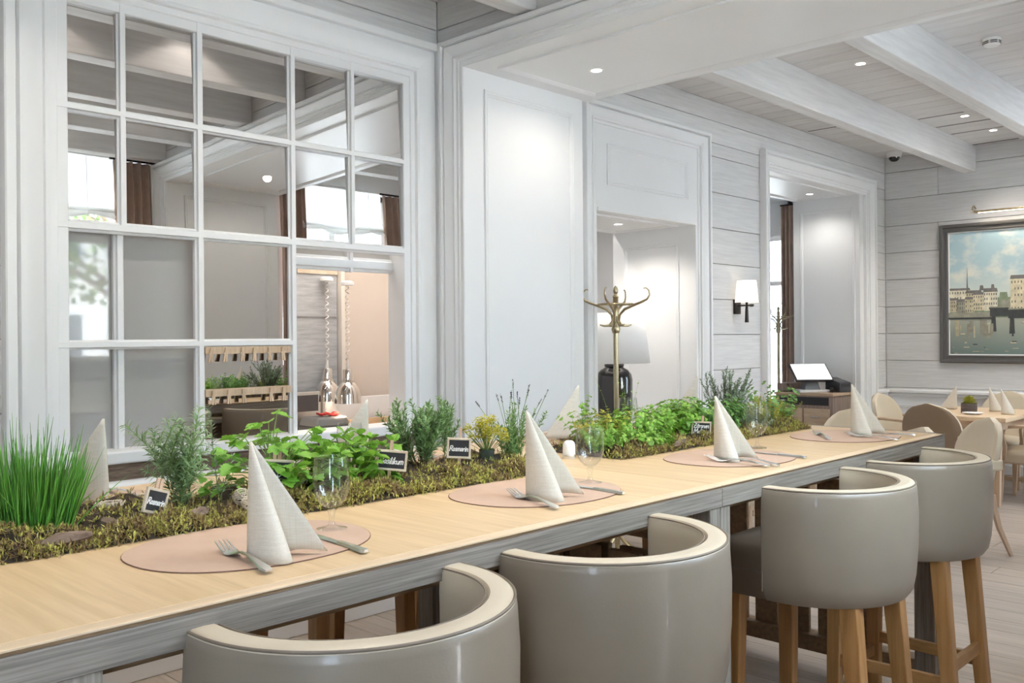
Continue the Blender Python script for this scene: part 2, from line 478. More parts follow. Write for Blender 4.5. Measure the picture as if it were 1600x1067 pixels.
# glazing bars: moulded section (wide base, narrow front)
BAR = [(-.020, .024), (-.020, .004), (-.013, -.001), (-.010, -.013), (.010, -.013), (.013, -.001), (.020, .004), (.020, .024)]
def vbar(x, z0, z1, yoff=0, k=1.0):
    mb = MB(); n = len(BAR)
    vs = [(x+a*k, WY+yoff+b, z) for z in (z0, z1) for a, b in BAR]
    fs = [(i, (i+1) % n, n+(i+1) % n, n+i) for i in range(n)] + [tuple(range(n)), tuple(range(2*n-1, n-1, -1))]
    return mb.add(vs, fs).obj('glazing_bar', M['white'], win)
def hbar(z, x0, x1, yoff=0, k=1.0):
    mb = MB(); n = len(BAR)
    vs = [(x, WY+yoff+b-.0009, z+a*k) for x in (x0, x1) for a, b in BAR]
    fs = [(i, (i+1) % n, n+(i+1) % n, n+i) for i in range(n)] + [tuple(range(n)), tuple(range(2*n-1, n-1, -1))]
    return mb.add(vs, fs).obj('glazing_bar', M['white'], win)
XB = [1.653, 2.000, 2.484, 2.840]
ZB = [1.921, 2.403]
vbar(XB[0], ZB[0], WZ1); vbar(XB[1], WZ0, WZ1, 0, 1.1); vbar(XB[2], WZ0, WZ1, 0, 1.1); vbar(XB[3], ZB[0], WZ1)
hbar(ZB[0], WX0, WX1, 0, 1.25); hbar(ZB[1], WX0, WX1)
hbar(1.431, WX0, XB[2]); vbar(1.655, WZ0, ZB[0], .045, 1.1)
hbar(1.842, XB[2]+.02, WX1, .10, 1.9); vbar(2.90, 1.80, ZB[0], .10, .9); vbar(2.515, WZ0, ZB[0], .085, .8)
TILT = math.tan(R(1.65))
def pane(x0, x1, z0, z1, mat, y=.011, tilt=True, nm='pane'):
    h = (z1-z0)/2; t = TILT*h if tilt else 0
    mb = MB(); a = WY+y
    for (d) in (0, .004):
        mb.v += [(x0, a-t+d, z0), (x1, a-t+d, z0), (x1, a+t+d, z1), (x0, a+t+d, z1)]
    mb.f = [(0, 1, 2, 3), (7, 6, 5, 4), (0, 4, 5, 1), (1, 5, 6, 2), (2, 6, 7, 3), (3, 7, 4, 0)]; mb.m = [0]*6
    return mb.obj(nm, M[mat], win)
cols = [WX0] + XB + [WX1]; rows = [ZB[0], ZB[1], WZ1]
for i in range(5):
    for j in range(2): pane(cols[i], cols[i+1], rows[j], rows[j+1], 'mirror')
pane(XB[1], XB[2], 1.431, ZB[0], 'mirror', .011, False); pane(XB[1], XB[2], WZ0, 1.431, 'mirror', .011, False)
pane(WX0-.02, 1.655, 1.431, ZB[0]+.02, 'milk', .075, False); pane(1.655, XB[1]+.02, 1.431, ZB[0]+.02, 'milk', .075, False)
pane(WX0-.02, 1.655, WZ0-.02, 1.431, 'milk', .075, False); pane(1.655, XB[1]+.02, WZ0-.02, 1.431, 'milk', .075, False)
pane(2.50, 2.90, 1.86, ZB[0]+.01, 'milk', .125, False); pane(2.90, WX1+.02, 1.86, ZB[0]+.01, 'milk', .125, False)

# --- the deep opening between the two rooms
ZS = 2.930
JY, JR = 3.657, .590
wi = struct(MB().box(DX+.022, JY, 0, BX, WY+.06, CZ+.3).box(DX+.022, WR-.2, 0, BX, JR, CZ+.3).box(DX+.022, JR, ZS+.055, BX, JY, CZ+.3).obj('wall_inner', M['white']))
zs = [3.08] + [z for z in ZJ if z > 3.1] + [CZ+.25]
zs = [3.072, ZJ[11], CZ+.25]
def wi_plank(y0, y1, z0, z1): MB().box(DX, y0+.0008, z0+.0022, DX+.024, y1-.0008, z1-.0022).obj('plank', M['plank_y'], wi, bevel=.003, fix=False, seg=1)
for i in range(len(zs)-1): wi_plank(WR, 1.9, zs[i], zs[i+1]); wi_plank(1.9, WY, zs[i], zs[i+1])
zz = [0] + [z for z in ZJ if 0.1 < z < 3.0] + [3.072]
for i in range(len(zz)-1): wi_plank(3.79, WY, zz[i], zz[i+1]); wi_plank(WR, .49, zz[i], zz[i+1])
d1 = thing('door_1', None, None, kind='structure')
MB().frame((DX, 0, 0), (0, 1, 0), (0, 0, 1), (-1, 0, 0), .445, 0, 3.801, 3.080, cas(.147), 3).obj('casing', M['white'], d1, smooth=30)
# panelled jambs and soffit
MB().box(DX-.006, JY-.004, 0, BX, JY+.02, ZS+.01).obj('jamb', M['white'], d1, bevel=.003)
MB().frame((0, JY-.004, 0), (1, 0, 0), (0, 0, 1), (0, -1, 0), 3.586, .25, 4.357, 2.834, PM).obj('jamb_moulding', M['white'], d1, smooth=30)
MB().box(DX, JR-.02, 0, BX, JR+.004, ZS+.01).obj('jamb', M['white'], d1, bevel=.003)
MB().frame((0, JR+.004, 0), (1, 0, 0), (0, 0, 1), (0, 1, 0), 3.586, .25, 4.357, 2.834, PM).obj('jamb_moulding', M['white'], d1, smooth=30)
MB().box(DX-.008, JR-.01, ZS, BX+.05, JY+.01, ZS+.06).obj('soffit', M['white'], d1, bevel=.003)
SM = [(0, 0), (0, .012), (.010, .014), (.020, .010), (.034, .003), (.036, -.002)]
MB().frame((0, 0, ZS), (1, 0, 0), (0, 1, 0), (0, 0, -1), 3.575, JR+.13, 4.42, JY-.13, SM).obj('soffit_moulding', M['white'], d1, smooth=30)

# --- far room: left wall with two deep doorways
planked('wall_alcove', 'x', RY, .07, BX, BKX, [(4.80, 6.26, 0, 3.0), (7.24, 9.50, 0, 3.0)], joints=None)
def doorway(name, x0, x1, ztop, w0, w1, transom=None):
    d = thing(name, None, None, kind='structure')
    MB().frame((0, RY, 0), (1, 0, 0), (0, 0, 1), (0, -1, 0), x0, 0, x1, ztop, cas(w0), 3).obj('casing', M['white'], d, smooth=30)
    return d
d2 = doorway('door_2', 4.76, 6.322, 3.048, .165, .165)
DA0, DA1, DAZ = 4.925, 6.157, 2.315
MB().box(DA0-.02, RY-.012, DAZ, DA1+.02, RY+.03, 2.90).obj('transom', M['white'], d2, bevel=.004)
MB().frame((0, RY-.012, 0), (1, 0, 0), (0, 0, 1), (0, -1, 0), 5.035, 2.50, 6.045, 2.785, PM).obj('transom_moulding', M['white'], d2, smooth=30)
MB().box(DA0, RY-.022, DAZ-.004, DA1, RY+.03, DAZ+.022).obj('transom_bead', M['white'], d2, bevel=.004)
RD = 4.73
MB().box(DA1, RY+.02, 0, DA1+.14, RD, 2.6).box(DA0-.14, RY+.02, 0, DA0, RD, 2.6).box(DA0-.14, RY+.02, DAZ, DA1+.14, RD, 2.6).obj('reveal', M['white'], d2)
MB().frame((DA1, 0, 0), (0, 1, 0), (0, 0, 1), (-1, 0, 0), 4.075, .25, 4.615, 2.185, PM).obj('reveal_moulding', M['white'], d2, smooth=30)
MB().frame((0, 0, DAZ), (1, 0, 0), (0, 1, 0), (0, 0, -1), DA0+.08, RY+.10, DA1-.08, RD-.08, SM).obj('soffit_moulding', M['white'], d2, smooth=30)
d3 = doorway('door_3', 7.19, 9.538, 3.050, .16, .16)
DB0, DB1, DBZ = 7.345, 9.285, 2.893
MB().box(DB1, RY+.02, 0, DB1+.14, 4.68, 3.2).box(DB0-.14, RY+.02, 0, DB0, 4.68, 3.2).box(DB0-.14, RY+.02, DBZ, DB1+.14, 4.68, 3.2).obj('reveal', M['white'], d3)
MB().frame((DB1, 0, 0), (0, 1, 0), (0, 0, 1), (-1, 0, 0), 4.00, .25, 4.60, 2.77, PM).obj('reveal_moulding', M['white'], d3, smooth=30)
MB().frame((0, 0, DBZ), (1, 0, 0), (0, 1, 0), (0, 0, -1), DB0+.1, RY+.12, DB1-.1, 4.60, SM).obj('soffit_moulding', M['white'], d3, smooth=30)
# hall behind the doorways
wh = struct(MB().box(4.2, 6.0, 0, 7.0, 6.1, 3.3).box(6.95, 4.7, 0, 7.05, 7.1, 3.3).box(4.1, 4.7, 0, 4.2, 6.1, 3.3).box(4.2, 4.74, 0, DA0-.13, 4.80, 3.3).box(DA1+.13, 4.74, 0, 7, 4.80, 3.3).box(4.9, 4.74, 2.55, 6.3, 4.8, 3.3).obj('wall_hall', M['white']))
for i in range(11):
    MB().box(4.2, 5.976, ZJ[i]+.0035, 6.95, 6.0, ZJ[i+1]-.0035).obj('plank', M['plank_x'], wh, fix=False)
MB().box(4.2, 5.95, 2.02, 6.95, 5.976, 2.05).obj('picture_rail', M['white'], wh, bevel=.005)
struct(MB().box(4.1, 4.73, 3.2, 11.4, 7, 3.3).obj('ceiling', M['white']))
# room beyond the second doorway with its own window (x = 11.1)
wb = struct(MB().box(11.1, 4.0, 0, 11.2, 5.67, 3.3).box(11.1, 6.07, 0, 11.2, 7.1, 3.3).box(11.1, 5.6, 0, 11.2, 6.9, .55).box(11.1, 5.6, 2.75, 11.2, 6.9, 3.3).box(7.0, 7.0, 0, 11.2, 7.1, 3.3).box(9.3, 4.6, 0, 11.2, 4.68, 3.3).obj('wall_rear', M['white']))
w5 = thing('window_4', None, None, kind='structure')
MB().box(11.14, 5.6, .55, 11.18, 5.66, 2.75).box(11.14, 6.02, .55, 11.18, 6.08, 2.75).box(11.14, 5.6, .55, 11.18, 6.86, .61).box(11.14, 5.6, 2.69, 11.18, 6.86, 2.75).box(11.14, 5.6, 2.10, 11.18, 6.86, 2.16).obj('frame', M['white'], w5)
MB().box(11.155, 5.66, .61, 11.16, 6.8, 2.69).obj('pane', M['pane'], w5)

# --- far wall with dado
planked('wall_back', 'y', BKX, .1, WR, RY, [], z0=.86, joints=[3.385, 1.9], mat='plank_y')
struct(MB().box(3.39, WY+.024, 0, 3.50, WY+.06, 3.6).box(X0, WY+.06, 3.05, 3.5, WY+.12, 3.6).box(9.40, RY+.06, 0, 10.05, RY+.30, 3.6).box(BKX+.09, WR-.4, 0, BKX+.2, RY+.3, 3.6).box(DB1+.0, RY+.05, 2.9, 10, RY+.3, 3.6).box(6.3, RY+.06, 0, 7.2, RY+.3, 3.6).box(BX, RY+.06, 3.0, 10, RY+.3, 3.6).box(BX-.02, RY-.02, 0, 4.80, RY+.3, 3.6).obj('wall_core', M['white']))
struct(MB().box(X0-.1, WR-.5, CZ+.1, 11.5, 7.2, CZ+.2).obj('ceiling', M['white']))
dd = thing('trim_1', None, None, kind='structure')
MB().box(BKX-.005, WR, .10, BKX+.02, RY, .86).obj('dado', M['white'], dd)
MB().box(BKX-.055, WR, .825, BKX, RY, .866).box(BKX-.035, WR, .79, BKX, RY, .825).obj('dado_rail', M['white'], dd, bevel=.010)
for k in range(4):
    MB().frame((BKX-.005, 0, 0), (0, 1, 0), (0, 0, 1), (-1, 0, 0), WR+.1+k*.88, .20, WR+.9+k*.88, .70, PM).obj('dado_moulding', M['white'], dd, smooth=30)
bb = thing('baseboard_back', None, None, kind='structure')
MB().box(BKX-.03, WR, .05, BKX, RY, .15).obj('board', M['white'], bb, bevel=.008)
MB().box(BKX-.028, WR, 0, BKX, RY, .046).obj('floor_grille', M['black'], bb)
b2 = thing('trim_2', None, None, kind='structure')
MB().box(9.54, RY-.005, .10, BKX, RY+.02, .86).box(6.33, RY-.005, .10, 7.19, RY+.02, .86).obj('dado', M['white'], b2)
MB().box(9.54, RY-.055, .825, BKX, RY, .866).box(9.54, RY-.035, .79, BKX, RY, .825).obj('dado_rail', M['white'], b2, bevel=.010)
bl = thing('baseboard_left', None, None, kind='structure')
MB().box(X0, WY-.022, 0, DX, WY, .13).obj('board', M['white'], bl, bevel=.006)

# --- street wall (y = WR) with deep window recesses; the camera stands in the widest one
RECS = [(-1.55, 1.50, 0.0), (1.60, 3.40, .0), (4.66, 6.04, .0), (7.90, 8.90, .0)]
st = MB(); xs = [X0] + [v for r in RECS for v in r[:2]] + [BKX]
for i in range(0, len(xs), 2): st.box(xs[i], GL-.04, 0, xs[i+1], .0 if xs[i] == 1.50 else WR, CZ+.3)
for r in RECS: st.box(r[0], GL-.04, 3.14, r[1], WR, CZ+.3)
ws = struct(st.obj('wall_right', M['white']))
struct(MB().box(-.5, GL-.06, 0, 1.55, GL, 3.2).box(-1.6, GL-.06, 0, -1.2, GL, 3.2).box(-1.2, GL-.06, 0, -.5, GL, .9).box(-1.2, GL-.06, 3.05, -.5, GL, 3.2).obj('wall_recess', M['white']))
GW = .10
def street_window(n, x0, x1, mull, sills, GW=.10):
    w = thing('window_%d' % n, None, None, kind='structure')
    mb = MB(); t = .07
    mb.box(x0, GW, 0, x0+t, GW+.06, 3.14).box(x1-t, GW, 0, x1, GW+.06, 3.14).box(x0, GW, 3.08, x1, GW+.06, 3.14)
    mb.obj('frame', M['white'], w, bevel=.004)
    for m in mull: MB().box(m-.035, GW, .28, m+.035, GW+.06, 3.08).obj('mullion', M['white'], w, bevel=.004)
    MB().box(x0+t, GW, 2.25, x1-t, GW+.06, 2.31).obj('transom', M['white'], w, bevel=.004)
    e = [x0+t] + list(mull) + [x1-t]
    for i in range(len(e)-1):
        MB().box(e[i], GW+.025, sills[i], e[i+1], GW+.03, 3.08).obj('pane', M['pane'], w)
        MB().box(e[i], GW-.02, 0, e[i+1], GW+.14, sills[i]).obj('sill_panel', M['white'], w, bevel=.004)
street_window(2, 1.60, 3.40, (2.20, 2.80), (1.42, 1.32, 1.32)); street_window(3, 4.66, 6.04, (5.35,), (1.2, 1.2)); street_window(6, -1.20, -.50, (), (.9,), GL-.05); street_window(5, 7.90, 8.90, (8.40,), (.9, .9))  # the last two are unseen windows added to bring in more daylight
wr_ = struct(MB().box(X0-.1, GL, 0, X0, WY+.1, CZ+.3).obj('wall_rear_left', M['plank_y']))

# --- ceilings: boards across, beams along
def ceiling(name, x0, x1, y0, y1):
    c = struct(MB().box(x0, y0, CZ+.016, x1, y1, CZ+.10).obj(name, M['gap'], fix=False))
    n = int(round((x1-x0)/.199)); w = (x1-x0)/n
    for i in range(n):
        MB().box(x0+i*w+.0018, y0, CZ, x0+(i+1)*w-.0018, y1, CZ+.02).obj('board', M['ceil'], c, bevel=.004, seg=1, fix=False)
ceiling('ceiling', X0, DX+.03, WR-.1, WY+.03); ceiling('ceiling', BX-.05, BKX+.02, WR-.1, RY+.03)
for y in (3.168, 2.55, 1.87, 1.18, .56):
    struct(MB().box(X0, y-.056, 3.093, DX, y+.056, CZ).obj('beam', M['beam'], bevel=.006))
for y in (3.072, 2.135, 1.195):
    struct(MB().box(BX, y-.058, 3.075, BKX, y+.058, CZ).obj('beam', M['beam'], bevel=.006))

# --- what the street windows look out on
struct(MB().box(-30, -40, -.35, 40, GL-.05, -.30).obj('ground', plain('street_paving', (.70, .69, .67), .8)))
struct(MB().box(11.3, 0, -.35, 40, 30, -.30).obj('ground', plain('yard_paving', (.45, .43, .39), .8)))
# ------------------------------------------------------------------ kitchen behind the hatch
wk = struct(MB().box(.9, 5.0, 0, 4.15, 5.06, 3.0).box(.9, 3.99, 0, .96, 5.0, 3.0).box(.9, 3.99, 2.6, 4.35, 5.06, 2.66).obj('wall_kitchen', plain('warm_plaster', (.70, .62, .55), .6, var=.02)))
struct(MB().box(4.15, 4.01, 0, 4.2, 5.06, 3.0).obj('wall_kitchen_side', plain('warm_plaster_side', (.70, .62, .55), .6, var=.02)))
# pass counter
pc = thing('pass_counter', 'pale wooden serving counter behind the open lower hatch of the glazed window', 'counter', (2.0, 4.2, 0))
MB().box(.50, -.20, .905, 1.42, -.04, .945).obj('worktop', wood('pass_worktop', (.55, .40, .28), (.68, .53, .40), (1, 14, 14)), pc, bevel=.006)
MB().box(.52, -.19, 0, 1.40, -.06, .905).obj('body', M['white'], pc)
kc = thing('kitchen_counter', 'white kitchen counter behind the serving counter carrying the grey appliance', 'counter', (3.3, 4.72, 0))
MB().box(-.9, -.30, .78, .83, .26, .82).obj('worktop', M['white'], kc, bevel=.004)
MB().box(-.88, -.27, 0, .81, .26, .78).obj('body', M['white'], kc)
# grey boarded tall cabinet at the back
gc = thing('tall_cabinet', 'tall grey wood-grained kitchen cabinet behind the hanging heat lamps', 'cabinet', (3.38, 4.93, 0))
MB().box(-.30, -.02, 0, .10, .06, 2.5).obj('body', wood('grey_laminate', (.34, .35, .36), (.52, .53, .54), (3, 8, 24), 2.0, .45, .02, .02), gc, bevel=.004)
MB().box(-.30, -.026, 1.585, .10, -.018, 1.592).obj('joint', M['gap'], gc)
MB().box(-.20, -.028, 1.86, .10, -.02, 1.93).obj('handle_strip', M['signframe'], gc)
MB().box(.105, -.06, 0, .135, .06, 2.5).obj('side_panel', plain('cream_panel', (.76, .71, .64), .5), gc, bevel=.003)
# white low screen with chopping boards along it
sc_ = thing('splash_screen', 'low white screen standing on the kitchen counter beneath the heat lamps', 'screen', (3.62, 4.86, .82))
MB().box(-.28, -.01, 0, .50, .012, .25).obj('panel', M['white'], sc_, bevel=.002)
MB().box(-.30, -.016, 0, -.28, .016, .255).obj('post', M['steel'], sc_, bevel=.002)
cb = thing('chopping_board', 'thick oak chopping board leaning behind the far napkin in the kitchen', 'board', (3.70, 4.80, .82))
MB().box(-.22, -.012, 0, .38, .012, .112).obj('block', wood('chop_block', (.52, .34, .18), (.68, .48, .28), (2, 14, 14)), cb, bevel=.006)
MB().box(-.195, -.014, .05, -.15, .014, .07).obj('grip_slot', M['brown_frame'], cb)
# appliance with a red cloth
ap = thing('coffee_machine', 'dark grey kitchen appliance with a rounded lid and small red display', 'appliance', (3.20, 4.66, .82))
ap.scale = (.72, .72, 1.25)
MB().box(-.16, -.13, 0, .17, .14, .085).obj('body', plain('dark_casting', (.09, .095, .10), .45), ap, bevel=.012)
MB().frustum((0, 0, .085), .17, .14, (0.01, 0, .128), .15, .12).obj('lid', plain('grey_lid', (.17, .175, .18), .4), ap, bevel=.018, seg=3)
MB().box(-.115, -.134, .028, -.035, -.128, .068).obj('control_panel', M['black'], ap)
MB().box(-.085, -.1365, .040, -.058, -.133, .060).obj('display', emit('red_display', (.9, .05, .08), .8), ap)
MB().box(-.105, -.1365, .031, -.065, -.133, .036).obj('label_plate', M['paper'], ap)
tw = MB()
for i in range(8):
    a = i/7
    tw.v += [(-.075+.20*a, -.05+.008*math.sin(i*2), .006*math.sin(i)), (-.075+.20*a, .06, .007*math.cos(i*1.7))]
for i in range(7): tw.f.append((2*i, 2*i+2, 2*i+3, 2*i+1)); tw.m.append(0)
rt = tw.obj('folded_cloth', plain('red_cloth', (.62, .05, .045), .85, var=.15, scale=40), smooth=60, solid=.012, loc=(3.21, 4.65, .992))
rt.scale = (.62, .62, 1)
tag(rt, 'folded red cloth lying on top of the grey kitchen appliance', 'cloth')
hd = thing('steel_hood', 'brushed steel backplate with dark window behind the kitchen appliance', 'panel', (3.20, 4.84, .82))
MB().box(-.12, 0, 0, .10, .015, .30).obj('plate', M['steel'], hd, bevel=.003)
MB().box(-.10, -.004, .18, .08, 0, .28).obj('dark_window', plain('smoked_glass', (.10, .09, .09), .2), hd)

def heat_lamp(loc, label, coil_top):
    t = thing('heat_lamp', label, 'heat lamp', loc, 0, 'chrome heat lamps over the pass')
    k = 1.0
    prof = [(.083, 0), (.082, .006), (.078, .05), (.066, .095), (.046, .122), (.040, .126), (.040, .138), (.031, .140), (.030, .200), (.027, .206), (.010, .207)]
    MB().lathe(prof + [(.008, .200), (.026, .130), (.062, .088), (.075, .04), (.080, .002)], n=32, cap=False).obj('shade', M['chrome'], t, smooth=40)
    MB().lathe([(.002, .03), (.030, .035), (.036, .06), (.026, .10), (.012, .12)], n=16, cap=False).obj('bulb', emit('heat_bulb', (1.0, .72, .42), 10.0), t, smooth=60)
    MB().lathe([(.012, .207), (.008, .24), (.004, .26)], n=12).obj('cord_grip', plain('clear_grip', (.75, .73, .70), .3), t, smooth=40)
    top = coil_top-loc[2]; pts = []; n = 150
    for i in range(n+1):
        a = i/n; pts.append((.010*math.cos(a*2*PI*13), .010*math.sin(a*2*PI*13), .25+(top-.25)*a))
    MB().tube(pts, .0035, 5).obj('coiled_cord', plain('white_cord', (.78, .74, .70), .5), t, smooth=60)
    MB().lathe([(.0, 0), (.028, 0), (.030, -.004), (.042, -.008), (.042, -.026), (0, -.028)], c=(0, 0, top), n=20).obj('ceiling_cup', M['paper'], t, smooth=40)
    spot((0, 0, .03), t, 9, (1.0, .76, .54), 120, .6, radius=.03)
    return t
heat_lamp((3.335, 4.60, 1.055), 'chrome bell heat lamp nearest the warm kitchen wall, coiled cord above', 1.80)
heat_lamp((3.365, 4.86, 1.055), 'chrome bell heat lamp half hidden behind its twin in the hatch', 1.84)
heat_lamp((2.815, 4.60, 1.105), 'chrome heat lamp cut off by the glazing bar left of the hatch', 1.86)
kl = bpy.data.lights.new('kitchen_light', 'AREA'); kl.energy = 18; kl.color = (1, .91, .83); kl.size = .9; kl.shape = 'DISK'
ko = bpy.data.objects.new('kitchen_light', kl); ko.location = (3.2, 4.4, 2.58); C.objects.link(ko)

# ticket rails with clothes pegs on the lower middle pane
def ticket_rail(z, xs, tilt, label):
    t = thing('ticket_rail', label, 'rail', (2.24, WY-.002, z), 0, 'wooden peg rails on the glazed window')
    MB().box(-.222, -.010, -.017, .222, .008, .017).obj('batten', M['peg'], t, bevel=.002)
    for i, x in enumerate(xs):
        p = MB(); dx = tilt[i % len(tilt)]
        for sx in (-1, 1):
            p.add([(x-.2400*0+sx*.0015-.004+dx*0, -.013, .012), (x+sx*.0015+.004, -.013, .012), (x+sx*.006+.004-dx, -.020, -.052), (x+sx*.006-.004-dx, -.020, -.052),
                   (x+sx*.0015-.004, -.022, .012), (x+sx*.0015+.004, -.022, .012), (x+sx*.006+.004-dx, -.028, -.052), (x+sx*.006-.004-dx, -.028, -.052)],
                  [(0,1,2,3),(7,6,5,4),(0,4,5,1),(1,5,6,2),(2,6,7,3),(3,7,4,0)])
        g = p.obj('clothes_peg', M['peg'], t)
        MB().tube([(x-dx*.4-.008, -.021, -.014), (x-dx*.4+.008, -.021, -.014)], .0035, 8).obj('spring', M['steel'], g)
ticket_rail(1.399, [-.196, -.123, -.042, .021, .099, .172], (.010, .012, .004, .006, .002, .001), 'upper wooden peg rail with six clothes pegs on the window pane')
ticket_rail(1.206, [-.190, -.112, -.040, .106, .175], (.001, .004, -.002, .003, .002), 'lower wooden peg rail with five clothes pegs on the window pane')

# ------------------------------------------------------------------ the long high table (two frames end to end)
T = 1.05
TY0, TY1 = 1.297, 2.505
def high_table(x0, x1, label, legs, endcap):
    t = thing('high_table', label, 'table', ((x0+x1)/2, (TY0+TY1)/2, 0), 0, 'two oak high tables set end to end')
    hx, hy = (x1-x0)/2, (TY1-TY0)/2
    e = .032
    MB().box(-hx+.0014, -hy+e, T-.016, hx-(e if endcap else .0014), hy-e, T).obj('tabletop', M['top'], t, bevel=.0006, seg=1)
    for s in (-1, 1):
        MB().box(-hx+.001, s*hy, T-.0045, hx-.001, s*(hy-e+.0010), T-.0002).obj('edge_band', M['top_edge'], t, bevel=.0008, seg=1)
        MB().box(-hx, s*(hy-.0055), T-.014, hx-.001, s*(hy-.03), T-.0045).obj('shadow_joint', M['brown_frame'], t)
        MB().box(-hx+.0008, s*(hy+.0005), T-.060, hx-.001, s*(hy-.030), T-.0105).obj('apron', M['apron'], t, bevel=.0012, seg=1)
        MB().box(-hx+.03, s*(hy-.060), T-.088, hx-.03, s*(hy-.085), T-.040).obj('lower_rail', M['brown_frame'], t, bevel=.002)
    if endcap:
        MB().box(hx-e, -hy, T-.010, hx, hy, T-.0002).obj('edge_band', M['apron'], t, bevel=.001, seg=1)
        MB().box(hx-.030, -hy+.002, T-.062, hx-.001, hy-.002, T-.010).obj('end_apron', M['apron_v'], t, bevel=.002)
    for (lx, w) in legs:
        for s in (-1, 1):
            MB().box(lx-w/2, s*(hy-.006), 0, lx+w/2, s*(hy-.085), T-.0595).obj('leg', M['apron_v'], t, bevel=.003)
        MB().box(lx-w/2+.008, -hy+.086, T-.17, lx+w/2-.008, hy-.086, T-.062).obj('cross_rail', M['brown_frame'], t, bevel=.003)
        MB().box(lx-w/2+.008, -hy+.086, .08, lx+w/2-.008, hy-.086, .15).obj('stretcher', M['brown_frame'], t, bevel=.003)
        for yy in (-.30, -.15, 0, .15, .30):
            MB().box(lx-.010, yy-.055, .15, lx+.010, yy+.055, T-.22).obj('slat', M['brown_frame'], t, bevel=.003)
    return t
SEAM = 2.1575
c1 = (-1.1+SEAM)/2; c2 = (SEAM+3.852)/2
high_table(-1.1, SEAM, 'oak high table holding the chives, lovage, basil and first rosemary planting', [(.475-c1, .10), (SEAM-.026-c1, .05)], False)
high_table(SEAM, 3.852, 'oak high table whose far end carries the dense mixed herb planting', [(SEAM+.026-c2, .05), (3.79-c2, .10)], True)

